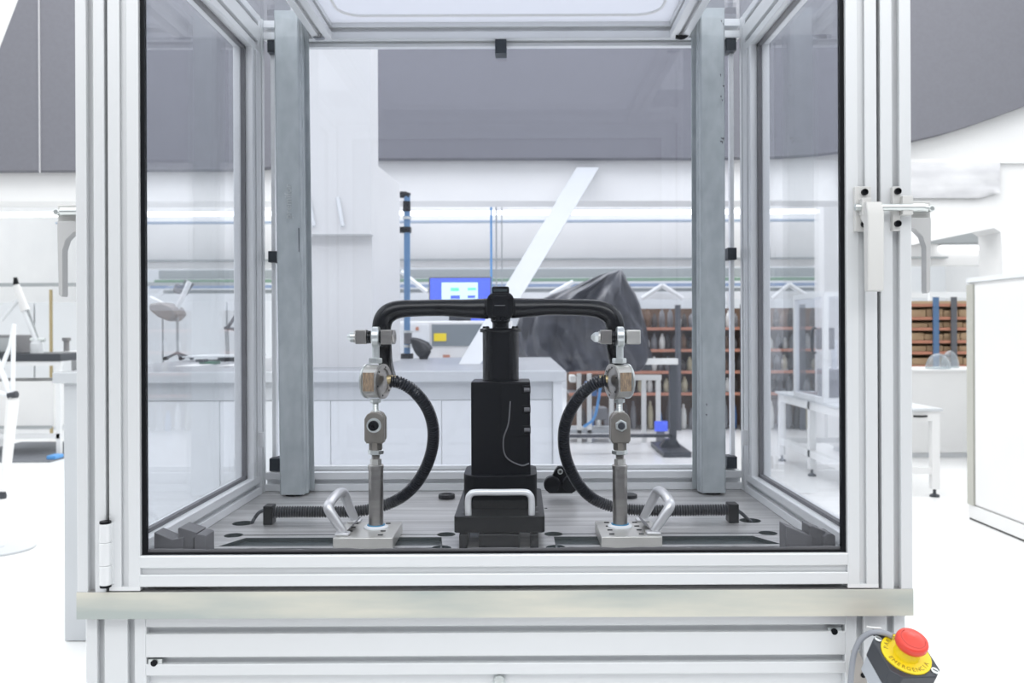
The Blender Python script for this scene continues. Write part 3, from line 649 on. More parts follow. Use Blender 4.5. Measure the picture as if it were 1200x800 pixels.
for px, py in ((575.5, 348), (595.5, 348), (582.5, 374), (589.5, 374)):
    q = P(px, py, YC-.003); MB().lathe([(0, .002), (.0018, .002), (.002, 0), (.0036, 0), (.004, .001), (.004, .005)], q, (0, 1, 0), 14).build('clamp_bolt', 'blackgloss', bar)
ped = thing('test_pedestal', (-.031, 1.45, ZP), 'black machined pedestal with flanged column and silver bow handle in the cabinet centre', 'pedestal')
YQ = 1.445; xq = PX(586.7, YQ, 420)
def zq(py, Y=YQ): return PZ(py, Y, 587)
MB().lathe([(.0138, 0), (.0138, zq(378)-zq(385)), (.0165, zq(376)-zq(385)), (.0165, zq(372)-zq(385))], (xq, YQ, zq(385)), (0, 0, 1), 24).build('stem_neck', 'blackgloss', ped)
MB().lathe([(.0310, 0), (.0345, .0006), (.0350, .002), (.0350, .0055), (.0335, .0070), (.020, .0075)], (xq, YQ, zq(389.5)), (0, 0, 1), 48).build('column_flange', 'blackgloss', ped)
MB().lathe([(.0305, 0), (.0305, zq(389.5)-zq(450))], (xq, YQ, zq(450)), (0, 0, 1), 48).build('column', 'blackgloss', ped)
for k in range(10):
    a = 2*PI*k/10; MB().lathe([(0, .0035), (.002, .0035), (.003, .002), (.003, 0)], (xq+.0275*math.cos(a), YQ+.0275*math.sin(a), zq(389.5)+.0072), (0, 0, 1), 8).build('flange_bolt', 'blackgloss', ped)
yf = 1.398; bx0, bx1 = PX(552, yf, 500), PX(621.5, yf, 500); ztop = PZ(447.5, yf, 587); zbh = .985
MB().box(bx0, bx1, yf, yf+.097, zbh, ztop).build('housing', 'black', ped, bevel=.0015)
MB().box(PX(587, yf, 480), bx1-.001, yf-.002, yf+.001, PZ(511, yf, 600), ztop-.002).build('cover_plate', 'black', ped, bevel=.0006)
for py in (456, 479, 503):
    zc = PZ(py, yf, 615)
    MB().box(bx1-.0135, bx1+.0005, yf-.0035, yf, zc-.0065, zc+.0065).build('fastener_block', 'black', ped, bevel=.0008)
    MB().cyl((bx1-.010, yf-.005, zc-.0005), (bx1-.001, yf-.005, zc-.0005), .0036, n=12).build('fastener_pin', 'greyplastic', ped)
sp = spline([P(598, 470, yf-.004), P(596, 495, yf-.005), P(590, 515, yf-.005), P(593, 535, yf-.004), P(610, 545, yf-.003), P(620, 543, yf-.002)], 8)
MB().tube(sp, .0012, 8).build('cable_loop', 'greyplastic', ped)
xs = PX(587, 1.44, 590)
def rrect(x0, x1, y0, y1, r, z, n=6):
    out = []
    for cx2, cy2, a0 in ((x1-r, y1-r, 0), (x0+r, y1-r, PI/2), (x0+r, y0+r, PI), (x1-r, y0+r, 1.5*PI)):
        for k in range(n+1): a = a0+PI/2*k/n; out.append((cx2+r*math.cos(a), cy2+r*math.sin(a), z))
    return out
MB().prism(rrect(xs-.0605, xs+.0605, 1.383, 1.505, .028, .9587), (0, 0, .054)).build('lower_housing', 'black', ped, bevel=.001)
MB().prism(rrect(PX(532, 1.33, 610), PX(638.5, 1.33, 610), 1.33, 1.566, .006, .9335), (0, 0, .0252)).build('mounting_plate', 'black', ped, bevel=.001)
for px in (538, 540.5, 632, 634.5):
    pass
for hx in (-.058, .058):
    for hy in (1.36, 1.40, 1.53): MB().cyl((xs+hx, hy, .9587), (xs+hx, hy, .9592), .004, n=12).build('plate_screw', 'greyplastic', ped)
MB().box(PX(561, 1.318, 640), PX(609, 1.318, 640), 1.318, 1.40, ZP+.0003, .9335).build('slide_block', 'blackgloss', ped, bevel=.001)
for a, b in ((538, 547.5), (621.5, 631)): MB().box(PX(a, 1.318, 640), PX(b, 1.318, 640), 1.318, 1.40, ZP+.0003, .9335).build('support_rail', 'blackgloss', ped, bevel=.001)
hx0, hx1, hz0, hz1, hy0 = PX(548.5, 1.335, 600), PX(623, 1.335, 600), .9585, PZ(577, 1.335, 587), 1.338
pp = [(hx0, hy0+.004, hz0), (hx0, hy0, hz1-.013), (hx0+.003, hy0-.001, hz1-.004), (hx0+.012, hy0-.001, hz1), (xs, hy0-.001, hz1), (hx1-.012, hy0-.001, hz1), (hx1-.003, hy0-.001, hz1-.004), (hx1, hy0, hz1-.013), (hx1, hy0+.004, hz0)]
MB().tube(spline(pp, 6), .0052, 14).build('bow_handle', 'alu2', ped, smooth=60)

# hoses
def hose(path, label, holder_px, cable, hole_px):
    sp = resample(spline(path, 24), .00112); rr = []
    for i in range(len(sp)): rr.append((.0082, .0104, .0104, .0082)[i % 4])
    t_ = thing('corrugated_hose', (sp[-1].x, sp[-1].y, ZP), label, 'hose')
    MB().tube(sp, rr, 14).build('hose_sleeve', 'hose', t_, smooth=60)
    x0, x1, Y = PX(holder_px[0], 1.50, 600), PX(holder_px[1], 1.50, 600), 1.50
    MB().box(x0, x1, Y-.012, Y+.014, ZP+.0003, ZP+.033).build('holder_block', 'black', t_, bevel=.001)
    MB().tube([Vector(c) for c in spline(cable, 6)], .0032, 8).build('cable_lead', 'boxdark', t_)
    return t_
zh = PZ(600, 1.5, 400)
hose([P(457, 447, 1.385), P(468, 448, 1.39), P(486, 459, 1.40), P(502, 481, 1.42), P(508, 508, 1.44), P(503, 538, 1.46), P(488, 566, 1.48), P(467, 584.5, 1.495), P(440, 595, 1.50), P(415, 599, 1.5), P(380, 599.5, 1.5), P(345, 599.5, 1.5), P(318, 600, 1.5)],
     'black corrugated hose looping from the left load cell to the left cable hole', (310.5, 321), [P(312, 597, 1.50), P(304, 600, 1.505), P(299, 606, 1.51), P(296, 611, 1.505), P(294, 614, 1.505)+Vector((0, 0, -.005))], 0)
hose([P(711, 446, 1.385), P(700, 448, 1.39), P(684, 459, 1.40), P(669, 480, 1.42), P(661, 505, 1.44), P(663, 535, 1.46), P(676, 564, 1.48), P(695, 584, 1.495), P(722, 594.5, 1.50), P(750, 597.5, 1.5), P(785, 598, 1.5), P(820, 597.5, 1.5), P(856, 597, 1.5)],
     'black corrugated hose looping from the right load cell to the right cable hole', (852.5, 864), [P(863, 597, 1.50), P(870, 602, 1.505), P(876, 608, 1.51), P(880, 611.5, 1.51), P(882, 614, 1.51)+Vector((0, 0, -.005))], 0)
# small things on the plate
pk = MB().lathe([(.0155, 0), (.0165, .001), (.0165, .0075), (.0155, .0085), (.011, .0085), (.010, .006), (0, .006)], (PX(523.5, 1.72, 575), 1.72, ZP+.0002), (0, 0, 1), 28)
tag(pk.build('rubber_puck', 'rubber'), 'small black rubber puck on the plate left of the pedestal', 'puck')
pk = MB().lathe([(.0165, 0), (.0165, .006), (.012, .008), (0, .008)], (PX(737, 1.72, 574), 1.72, ZP+.0002), (0, 0, 1), 24)
tag(pk.build('rubber_puck', 'rubber'), 'low black rubber puck behind the right piston rod', 'puck')
ck = thing('cam_clamp', P(657, 578, 1.70), 'black clamp with two round knobs and an eyelet, right of the pedestal', 'clamp')
for px in (647, 668): MB().lathe([(.0145, 0), (.0165, .002), (.0165, .016), (.0145, .018)], P(px, 568, 1.69), (0, 1, 0), 24).build('knob', 'black', ck)
q = P(656.5, 556, 1.70)
MB().prism([P(643, 571, 1.705), P(646, 560, 1.705), P(651, 550, 1.705), P(654, 546.5, 1.705), P(659, 546.5, 1.705), P(662, 550, 1.705), P(667, 560, 1.705), P(671, 571, 1.705), P(671, 578, 1.705), P(643, 578, 1.705)], (0, .012, 0)).build('bracket', 'black', ck, bevel=.001)
MB().lathe([(.0032, 0), (.0055, 0), (.0055, .003), (.0032, .003), (.0032, 0)], P(656.5, 552.5, 1.702), (0, 1, 0), 20).build('eyelet', 'zinc', ck)

# ================================================================== EMERGENCY STOP
es = thing('emergency_stop', P(1062, 790, 1.06), 'emergency stop box with red mushroom button and yellow disc reading PARADA EMERGENCIA', 'emergency stop')
nrm = Vector((.108, -.479, .871)).normalized()
u = Vector((.775, -.509, -.377)); u = (u-nrm*u.dot(nrm)).normalized(); v = nrm.cross(u).normalized()   # u: to the lower right
if v.z < 0: v = -v
OC = P(1061.5, 767, 1.045)
def E(a, b, c): return OC+u*a+v*b+nrm*c
def esbox(name, m, hd, c0, c1, bev):
    k = hd*.16; pts = [E(hd-k*.0, 0, c0)]
    pts = [E(hd-k, -k, c0), E(hd-k, k, c0), E(k, hd-k, c0), E(-k, hd-k, c0), E(-hd+k, k, c0), E(-hd+k, -k, c0), E(-k, -hd+k, c0), E(k, -hd+k, c0)]
    MB().prism(pts, nrm*(c1-c0)).build(name, m, es, bevel=bev)
esbox('box_lid', 'boxdark', .0465, -.027, 0, .0015); esbox('box_base', 'boxlight', .0455, -.052, -.0272, .001)
for a in (-.0345, .0345):
    MB().lathe([(.0045, 0), (.0045, .0012), (.0035, .0016)], E(a, 0, 0), nrm, 16).build('lid_screw', 'zinc', es)
    q = MB(); q.prism([E(a-.003, -.0006, .0016), E(a+.003, -.0006, .0016), E(a+.003, .0006, .0016), E(a-.003, .0006, .0016)], nrm*.0003); q.build('screw_slot', 'black', es, smooth=0)
disc = MB().lathe([(.0296, 0), (.0296, .0018), (.0293, .002), (0, .002)], E(0, 0, 0), nrm, 64)
disc = disc.build('warning_disc', 'yellow', es)
MB().lathe([(.0155, 0), (.0145, .005), (.0115, .012), (.0115, .015)], E(0, 0, .002), nrm, 40).build('button_collar', 'yellow', es)
mush = MB().lathe([(.0115, 0), (.0175, .001), (.0190, .004), (.0190, .009), (.0180, .0115), (.0150, .0130), (.0134, .0126), (.0108, .0138), (.0055, .0155), (0, .0160)], E(0, 0, .0155), nrm, 56).build('mushroom_button', 'red', es, smooth=60)
ar = [E(.0142*math.cos(a), .0142*math.sin(a), .0284) for a in [PI*.85+k*PI*1.3/20 for k in range(21)]]
MB().tube(ar, .0004, 6).build('button_arrow', 'reddark', mush)
up = v; base = Matrix((( u.x, v.x, nrm.x), (u.y, v.y, nrm.y), (u.z, v.z, nrm.z)))
if base.determinant() < 0: base = Matrix(((-u.x, v.x, nrm.x), (-u.y, v.y, nrm.y), (-u.z, v.z, nrm.z)))
fl = 1 if Matrix(((u.x, v.x, nrm.x), (u.y, v.y, nrm.y), (u.z, v.z, nrm.z))).determinant() > 0 else -1
def ring_text(s, a_mid, step, top, r=.0238, size=.0078):
    n_ = len(s)
    for k, ch in enumerate(s):
        off = (k-(n_-1)/2)*step
        a = a_mid-off if top else a_mid+off
        tang = a-PI/2 if top else a+PI/2
        x_ = r*math.cos(a); y_ = r*math.sin(a)
        uu = u*fl
        X_ = uu*math.cos(tang)+v*math.sin(tang); Y_ = -uu*math.sin(tang)+v*math.cos(tang)
        o = OC+uu*x_+v*y_+nrm*.0022
        mt = Matrix(((X_.x, Y_.x, nrm.x, o.x), (X_.y, Y_.y, nrm.y, o.y), (X_.z, Y_.z, nrm.z, o.z), (0, 0, 0, 1)))
        tm = MB(); place_text(tm, ch, size, mt, .0001); tm.build('letter', 'ink', disc, smooth=0)
base_ang = math.radians(30)
ring_text('PARADA', PI/2+base_ang+math.radians(42), .27, True)
ring_text('EMERGENCIA', -PI/2+base_ang, .245, False)
# cable, tie, bracket
cb = [P(996, 812, 1.10), P(998, 785, 1.09), P(1001, 765, 1.085), P(1008, 750, 1.08), P(1018, 742, 1.075), P(1028, 740.5, 1.07), P(1038, 742, 1.065), P(1046, 745, 1.06)]
MB().tube(spline(cb, 8), .0036, 12).build('supply_cable', 'cable', es, smooth=60)
MB().tube(spline([P(1015.5, 734.5, 1.095), P(1024, 735.5, 1.094), P(1032, 736, 1.095)], 4), .0016, 8).build('cable_tie', 'white', es)
MB().tube([P(1023.5, 737, 1.075), P(1024.5, 744.5, 1.070)], .0013, 6).build('cable_tie', 'black', es)
MB().prism([P(998, 763, 1.105), P(1001, 761, 1.105), P(1006, 763, 1.105), P(1011, 772, 1.105), P(1019, 812, 1.105), P(998, 812, 1.105)], (0, .004, 0)).build('mounting_bracket', 'beige', es, bevel=.001)
q = P(1012, 791, 1.104); MB().lathe([(.0035, 0), (.0035, .002)], q, (0, 1, 0), 14).build('bracket_hole', 'black', es)

# ================================================================== COUNTER WITH COLUMN, BEHIND THE CABINET
ZC = PZ(434.3, 3.41, 608); YD = 3.41; dx0, dx1 = PX(61, YD, 440), PX(663, YD, 440)
ct = thing('service_counter', ((dx0+dx1)/2, 4.1, 0), 'long pale grey counter standing behind the test cabinet', 'counter')
MB().box(dx0, dx1, YD, 5.05, ZC-.043, ZC).build('worktop', 'desk', ct, bevel=.003)
MB().box(dx0+.004, dx1-.004, YD+.02, 5.045, ZC-.0005, ZC+.0008).build('worktop_surface', 'topgrey', ct, smooth=0)
MB().box(dx0+.03, dx0+.20, YD+.03, 4.95, .003, ZC-.043).build('end_panel', 'desk', ct, bevel=.002)
MB().box(dx1-.05, dx1-.012, YD+.03, 4.95, .003, ZC-.043).build('end_panel', 'white2', ct, bevel=.002)
x = dx0+.202
for i, wd in enumerate((.46, .46, .46, .0)):
    if not wd: break
    pass
xs_ = [dx0+.202, -.93, -.42, .09, dx1-.052]
xs_ = [dx0+.202+(dx1-.052-dx0-.202)*k/4 for k in range(5)]
for a, b in zip(xs_, xs_[1:]): MB().box(a+.001, b-.001, YD+.05, YD+.07, .08, ZC-.12).build('front_panel', 'white2', ct, bevel=.002)
MB().box(dx0+.202, dx1-.052, YD+.045, YD+.065, ZC-.118, ZC-.043).build('shade_band', 'desk', ct, smooth=0)  # darker band painting the shadow the worktop casts
MB().box(dx0+.202, dx1-.052, YD+.09, YD+.11, .003, .08).build('plinth', 'desk', ct, smooth=0)
q = P(456, 455, YD+.044); MB().lathe([(.006, 0), (.006, .006)], q, (0, 1, 0), 12).build('cable_button', 'black', ct)
# column and side
struct('wall_column', MB().box(PX(342, 3.75, 300), PX(436.3, 3.75, 300), 3.75, 3.92, ZC+.001, 3.6), 'white', smooth=0)
struct('wall_pier', MB().prism([(PX(436.5, 3.93, 430), 3.93, ZC+.001), (PX(469, 4.6, 400), 4.6, ZC+.001), (PX(469, 4.6, 400)-.12, 4.72, ZC+.001), (PX(430, 3.93, 430), 3.99, ZC+.001)], (0, 0, PZ(200, 4.2)-ZC)), 'white', smooth=0)
cp = thing('wall_cover', P(398, 273, 3.70), 'shallow white cover with two slanted pegs on the white column', 'cover')
a, b = P(343, 249, 3.66), P(434.5, 274, 3.66)
MB().box(a.x, b.x, 3.66, 3.748, b.z, 3.3).build('cover_box', 'white', cp, smooth=0)
for px in (361.5, 395.5): MB().tube([P(px, 231, 3.655), P(px+6, 265, 3.640)], .009, 10).build('peg', 'white2', cp)
# diagonal strut
a0 = Vector((PX(550, 4.05, 427), 4.05, ZC+.001)); a1 = P(689, 196, 6.86)
wv = Vector((.053, 0, 0)); wt = Vector((.090, 0, 0))
st = MB().add([a0-wv, a0+wv, a0+wv+Vector((0, .1, 0)), a0-wv+Vector((0, .1, 0)), a1-wt, a1+wt, a1+wt+Vector((0, .12, 0)), a1-wt+Vector((0, .12, 0))], [(0, 3, 2, 1), (4, 5, 6, 7), (0, 1, 5, 4), (1, 2, 6, 5), (2, 3, 7, 6), (3, 0, 4, 7)])
tag(st.build('diagonal_strut', 'desk', smooth=0, bevel=.003), 'white flat diagonal strut leaning from the counter up to the bulkhead', 'strut')
# blue pipe
Yp = 4.9
bp = thing('blue_air_pipe', P(477, 420, Yp), 'thick vertical blue air pipe with black fittings at the counter rear', 'pipe')
def vcyl(t_, name, m, px, y0, y1, wpx, Y, n=16): MB().cyl(P(px, y1, Y), P(px, y0, Y), wpx*Y/F/2, n=n).build(name, m, t_)
vcyl(bp, 'pipe', 'blue', 477, 228, 420, 7.5, Yp)
vcyl(bp, 'collar', 'black', 476.6, 236, 248, 9, Yp); vcyl(bp, 'collar', 'zinc', 477, 254, 257, 10.5, Yp)
MB().tube([P(469, 228, Yp), P(475, 228, Yp), P(480, 230, Yp)], .020, 10).build('top_elbow', 'black', bp)
MB().box(PX(468.5, Yp), PX(482, Yp), Yp-.02, Yp+.03, PZ(272.5, Yp, 477), PZ(266, Yp, 477)).build('pipe_bracket', 'black', bp)
vcyl(bp, 'collar', 'zinc', 478, 387, 390, 11, Yp); vcyl(bp, 'valve_body', 'greyplastic', 478, 390, 403, 9.5, Yp); vcyl(bp, 'collar', 'zinc', 478, 404, 407, 11, Yp)
vcyl(bp, 'drain_cup', 'blackgloss', 477, 414, 422, 15, Yp)
fn = thing('black_funnel', P(494, 421, 4.8), 'black tilted funnel-shaped cup standing beside the blue pipe', 'cup')
MB().tube([P(482, 397, 4.8), P(488, 402, 4.8), P(495, 408, 4.8), P(500, 414, 4.8)], [.012, .035, .050, .046], 14).build('cup_body', 'blackgloss', fn)
MB().tube([P(497, 411, 4.8), P(496, 421, 4.78)], [.04, .022], 12).build('cup_foot', 'black', fn)
# thin vertical tubes further back
for i, (px, m, lab, wpx, y1) in enumerate(((575.5, 'bluelight', 'thin bright blue tube hanging behind the monitor', 2.6, 345), (581.5, 'beamgrey', 'thin grey tube hanging next to the bright blue one', 1.8, 345), (588, 'beamgrey', 'thinnest grey tube right of the pair behind the stem clamp', 1.4, 345))):
    tag(MB().cyl((PX(px, 7.6), 7.6, .001), P(px, 237, 7.6), wpx*7.6/F/2, n=10).build('drop_tube', m), lab, 'pipe')
# monitor and machine
Ym = 6.0
mo = thing('monitor', P(539, 376, Ym), 'monitor with bright blue screen and pale window behind the handlebar', 'monitor')
def pbox(parent, name, m, px0, px1, py0, py1, Y, d, bevel=0, label=None):
    a, b = P(px0, py0, Y), P(px1, py1, Y); o = MB().box(a.x, b.x, Y, Y+d, b.z, a.z).build(name, m, parent, bevel=bevel, smooth=35 if bevel else 0)
    return o
pbox(mo, 'monitor_case', 'greyplastic', 502.5, 576, 324.5, 369, Ym, .04, .004)
pbox(mo, 'screen', 'screenblue', 504, 574.5, 326, 366, Ym-.004, .004)
pbox(mo, 'screen_window', 'screenwin', 517.5, 560, 331, 360, Ym-.007, .003)
for a, b, c, d_ in ((528, 538, 337, 341), (548, 558, 337, 340), (528, 539, 346, 350), (548, 557, 346, 349)):
    pbox(mo, 'screen_chart', 'screengreen' if c < 342 else 'screenblue', a, b, c, d_, Ym-.009, .002)
MB().box(PX(534, Ym), PX(543, Ym), Ym+.01, Ym+.04, PZ(376, 5.9, 530)+.001, PZ(369, Ym)).build('stand', 'black', mo, smooth=0)
mc = thing('test_machine', (P(530, 400, 6).x, 6.2, 0), 'white machine with grey window and yellow label behind the counter', 'machine')
a = P(462, 376, 5.9); b = P(600, 376, 5.9)
MB().box(a.x, b.x, 5.9, 6.7, .001, PZ(376, 5.9, 530)).build('machine_body', 'white', mc, bevel=.01)
pbox(mc, 'window', 'machglass', 506, 588, 380, 405, 5.892, .008)
pbox(mc, 'side_door', 'white2', 463, 503, 380, 430, 5.89, .01, .002)
pbox(mc, 'warning_label', 'yellow', 508.5, 523, 390.5, 399.5, 5.885, .006)
pbox(mc, 'orange_lamp', 'orange', 519, 527, 415.5, 419.5, 5.885, .01)
pbox(mc, 'orange_lamp', 'orange', 487, 490.5, 383, 387, 5.88, .01)
kb = thing('second_screen', P(560, 375, 5.85), 'low dark screen with blue edge standing on the white machine', 'monitor')
pbox(kb, 'screen_case', 'boxdark', 526, 552, 369.5, 375.5, 5.92, .05, .003)
pbox(kb, 'status_bar', 'screenblue', 552, 575, 370, 375.5, 5.92, .05)

# small items on the left of the counter
lb = tag(MB().box(PX(226, 4.7, 420), PX(300, 4.7, 420), 4.55, 4.9, ZC+.022, ZC+.030).build('grey_board', 'white2', smooth=0), 'thin pale board propped on the counter behind the left pane', 'board')
pc = thing('circuit_device', (PX(246, 4.2, 425), 4.2, ZC+.001), 'small green and black electronic device on the counter near papers', 'device')
MB().box(PX(237, 4.2, 425), PX(255, 4.2, 425), 4.16, 4.24, ZC+.0005, ZC+.014).build('circuit_board', 'pcb', pc, smooth=0)
MB().box(PX(235, 4.2, 425), PX(244, 4.2, 425), 4.14, 4.2, ZC+.0142, ZC+.026).build('black_module', 'black', pc, smooth=0)
tag(MB().box(PX(210, 4.0, 430), PX(236, 4.0, 430), 3.95, 4.2, ZC+.0005, ZC+.0025).build('paper_sheet', 'paper', smooth=0), 'white paper sheet lying left of the green device', 'paper')
tag(MB().box(PX(259, 4.0, 430), PX(292, 4.0, 430), 3.95, 4.2, ZC+.0005, ZC+.0025).build('paper_sheet', 'paper', smooth=0), 'white paper sheet lying right of the green device', 'paper')
Ylp = 4.75
lp = thing('magnifier_lamp', P(208, 420, Ylp), 'articulated bench lamp with wide taupe head behind the left pane', 'lamp')
MB().prism([P(174, 356, Ylp), P(189, 354, Ylp), P(203, 360, Ylp), P(207, 369, Ylp), P(198, 377, Ylp), P(184, 371, Ylp), P(174, 363, Ylp)], (0, .16, 0)).build('lamp_head', 'taupe', lp, bevel=.012)
MB().tube([P(222, 330, Ylp+.08), P(214, 348, Ylp+.08), P(205, 366, Ylp+.08)], .016, 8).build('upper_arm', 'alu2', lp)
MB().tube([P(206, 337, Ylp+.1), P(216, 341, Ylp+.1), P(222, 330, Ylp+.1)], .03, 8).build('spring_cover', 'greyplastic', lp)
MB().tube([P(176, 348, Ylp+.08), P(190, 355, Ylp+.08), P(205, 366, Ylp+.08)], .010, 8).build('head_rod', 'alu2', lp)
MB().tube([P(208, 370, Ylp+.05), P(208, 414, Ylp+.05)], .008, 8).build('lamp_stem', 'beamgrey', lp)
for k in range(5):
    a = 2*PI*k/5+.3; c = P(208, 418, Ylp+.05); c.z = ZC+.012
    MB().tube([c+Vector((0, 0, .03)), c+Vector((.075*math.cos(a), .075*math.sin(a), 0))], .007, 6).build('base_leg', 'greyplastic', lp)
    MB().lathe([(.011, 0), (.011, .012)], c+Vector((.075*math.cos(a), .075*math.sin(a)-.006, 0)), (0, 1, 0), 12).build('base_wheel', 'black', lp)
la = thing('bench_arm', P(267, 416, 4.9), 'thin articulated grey arm lamp standing beside the pale board', 'lamp')
MB().tube([P(267, 416, 4.9), P(265.5, 387, 4.9)], .011, 8).build('arm_post', 'beamgrey', la)
MB().tube([P(265.5, 386, 4.9), P(292, 345, 4.9)], .010, 8).build('arm_upper', 'greyplastic', la)
MB().tube([P(263, 384, 4.9), P(291, 388, 4.9)], .009, 8).build('arm_lower', 'greyplastic', la)
MB().lathe([(.05, 0), (.05, .012), (.012, .02)], Vector((P(266, 416, 4.9).x, 4.9, ZC+.001)), (0, 0, 1), 16).build('arm_base', 'beamgrey', la)

# ================================================================== LEFT SIDE OF THE HALL
Yb = 8.5
wb = thing('workbench', (P(20, 500, Yb).x, 8.9, 0), 'workbench with black worktop edge and white drawer unit at the far left', 'workbench')
zt_ = PZ(414.5, Yb, 30)
MB().box(PX(-60, Yb), PX(70.5, Yb), Yb, Yb+.8, zt_-.075, zt_).build('worktop', 'boxdark', wb, bevel=.004)
MB().box(PX(-60, Yb), PX(70, Yb), Yb+.02, Yb+.06, zt_-.12, zt_-.077).build('frame_rail', 'alu2', wb, smooth=0)
for px in (-55, 64): 
    for yy in (Yb+.02, Yb+.74): MB().box(PX(px, Yb), PX(px+5, Yb), yy, yy+.04, .001, zt_-.12).build('leg', 'alu2', wb, smooth=0)
for zz_ in (.18,): MB().box(PX(-55, Yb), PX(68, Yb), Yb+.02, Yb+.06, zz_, zz_+.05).build('stretcher', 'alu2', wb, smooth=0)
MB().box(PX(-40, Yb), PX(58, Yb), Yb+.07, Yb+.7, PZ(501, Yb, 30), PZ(447, Yb, 30)).build('drawer_unit', 'white', wb, bevel=.004)
MB().box(PX(-38, Yb), PX(56, Yb), Yb+.06, Yb+.069, PZ(503, Yb, 30), PZ(499.5, Yb, 30)).build('drawer_edge', 'beamgrey', wb, smooth=0)
tag(MB().box(-5.6, PX(69, 8.3, 530), 8.15, 9.6, .0005, .012).build('floor_mat', 'mat', smooth=0), 'dark grey anti-fatigue mat under the far left workbench', 'mat')
tag(MB().box(PX(57.5, 8.3, 530), PX(69, 8.3, 530)-.005, 8.25, 8.4, .0125, .05).build('blue_wedge', 'bluelight', bevel=.006), 'small bright blue block on the end of the dark mat', 'block')
def up(o, dz): return o
gm_ = thing('grey_case', (P(12, 412, 8.7).x, 8.7, zt_+.001), 'grey equipment case standing on the black-edged workbench', 'case')
MB().box(PX(-20, 8.7), PX(25, 8.7), 8.6, 8.9, zt_+.001, zt_+.19).build('case_body', 'itemgrey', gm_, bevel=.006)
MB().box(PX(-15, 8.7), PX(20, 8.7), 8.59, 8.6, zt_+.02, zt_+.16).build('case_front', 'beamgrey', gm_, smooth=0)
ra = thing('inspection_arm', (P(46, 412, 8.7).x, 8.7, zt_+.001), 'white jointed measuring arm with black tip on the workbench', 'measuring arm')
def pb(x_, y_): return P(x_, y_, 8.7)
MB().lathe([(.06, 0), (.06, .10), (.05, .11), (.05, .13)], (pb(43, 410).x, 8.7, zt_+.001), (0, 0, 1), 18).build('arm_base', 'white2', ra)
MB().tube([pb(43, 400), pb(28, 362)], .026, 10).build('lower_arm', 'white2', ra)
MB().tube([pb(45, 398), pb(33, 362)], .010, 8).build('arm_spring', 'beamgrey', ra)
MB().tube([pb(30, 364), pb(19, 334)], [.045, .032], 12).build('upper_arm', 'white', ra)
MB().tube([pb(19, 334), pb(18, 325)], [.030, .018], 8).build('probe_head', 'black', ra)
MB().tube([pb(22, 350), pb(2, 375)], [.022, .018], 8).build('counter_arm', 'white2', ra)
MB().cyl(pb(36, 398), pb(53, 398), .02).build('arm_joint', 'zinc', ra)
tag(MB().lathe([(.03, 0), (.03, .11), (.045, .115), (.045, .15)], (P(78, 412, 9.5).x, 9.5, zt_+.002), (0, 0, 1), 16).build('metal_canister', 'itemgrey'), 'small grey canister with wider dark top near the left post', 'canister')
wb2 = thing('side_table', (P(80, 430, 9.4).x, 9.6, 0), 'white side table behind the end of the counter at far left', 'table')
MB().box(PX(56, 9.2), PX(130, 9.2), 9.35, 9.9, zt_-.02, zt_).build('table_top', 'white', wb2, smooth=0)
MB().box(PX(72, 9.2), PX(126, 9.2), 9.4, 9.85, .001, zt_-.02).build('table_body', 'white2', wb2, smooth=0)
tag(MB().box(PX(71, 9.0), PX(78, 9.0), 9.38, 9.5, zt_+.001, zt_+.035).build('yellow_box', 'yellow', smooth=0), 'tiny yellow box on the white side table', 'box')
tag(MB().box(PX(57.8, 10.2), PX(59.8, 10.2), 10.2, 10.24, .0005, PZ(336, 10)).build('corner_guard', 'brass', smooth=0), 'thin yellow and dark vertical strip on the white partition', 'strip')
# tripod stand, white, cut by the frame
Yr = 6.4
tr = thing('tripod_stand', (P(2, 577, Yr).x, Yr, 0), 'white tripod stand with black joints, cut by the picture edge', 'tripod')
MB().tube([P(15, 468, Yr), P(5, 575, Yr)], [.045, .030], 10).build('leg', 'white', tr)
MB().tube([P(15, 462, Yr), P(16, 385, Yr)], .016, 8).build('leg_rod', 'white2', tr)
MB().tube([P(-8, 455, Yr), P(12, 405, Yr), P(17, 380, Yr)], .016, 8).build('leg_rod', 'white2', tr)
MB().tube([P(14, 466, Yr), P(-6, 415, Yr), P(-30, 380, Yr)], .020, 8).build('leg_rod', 'white2', tr)
MB().cyl(P(10, 463, Yr), P(20, 462, Yr), .026).build('leg_joint', 'boxdark', tr)
MB().lathe([(.026, 0), (.030, .02), (.022, .05)], (P(3, 577, Yr).x, Yr, .001), (0, 0, 1), 14).build('foot', 'boxdark', tr)
MB().tube([P(-30, 455, Yr), P(14, 463, Yr)], .018, 8).build('spreader', 'white2', tr)
MB().tube([P(-45, 400, Yr), Vector((P(-90, 577, Yr).x, Yr+.3, .02))], .03, 8).build('leg', 'white', tr)
MB().tube([P(-30, 380, Yr), Vector((P(-150, 577, Yr).x, Yr+.9, .02))], .03, 8).build('leg', 'white', tr)
MB().box(P(-50, 380, Yr).x, P(-25, 380, Yr).x, Yr-.05, Yr+.05, PZ(400, Yr), PZ(372, Yr)).build('tripod_hub', 'black', tr, bevel=.01)
bs = thing('pedestal_table', (P(0, 640, 4.9).x, 4.9, 0), 'round pale pedestal base plate on the floor, cut by the picture edge', 'table')
MB().lathe([(.185, 0), (.187, .004), (.187, .010), (.182, .014), (.03, .018), (.03, .02)], (P(-1, 641, 4.9).x, 4.9, .0005), (0, 0, 1), 48).build('base_disc', 'desk', bs)
MB().lathe([(.025, 0), (.025, .70)], (P(-1, 641, 4.9).x-.05, 4.9, .02), (0, 0, 1), 16).build('column', 'white2', bs)

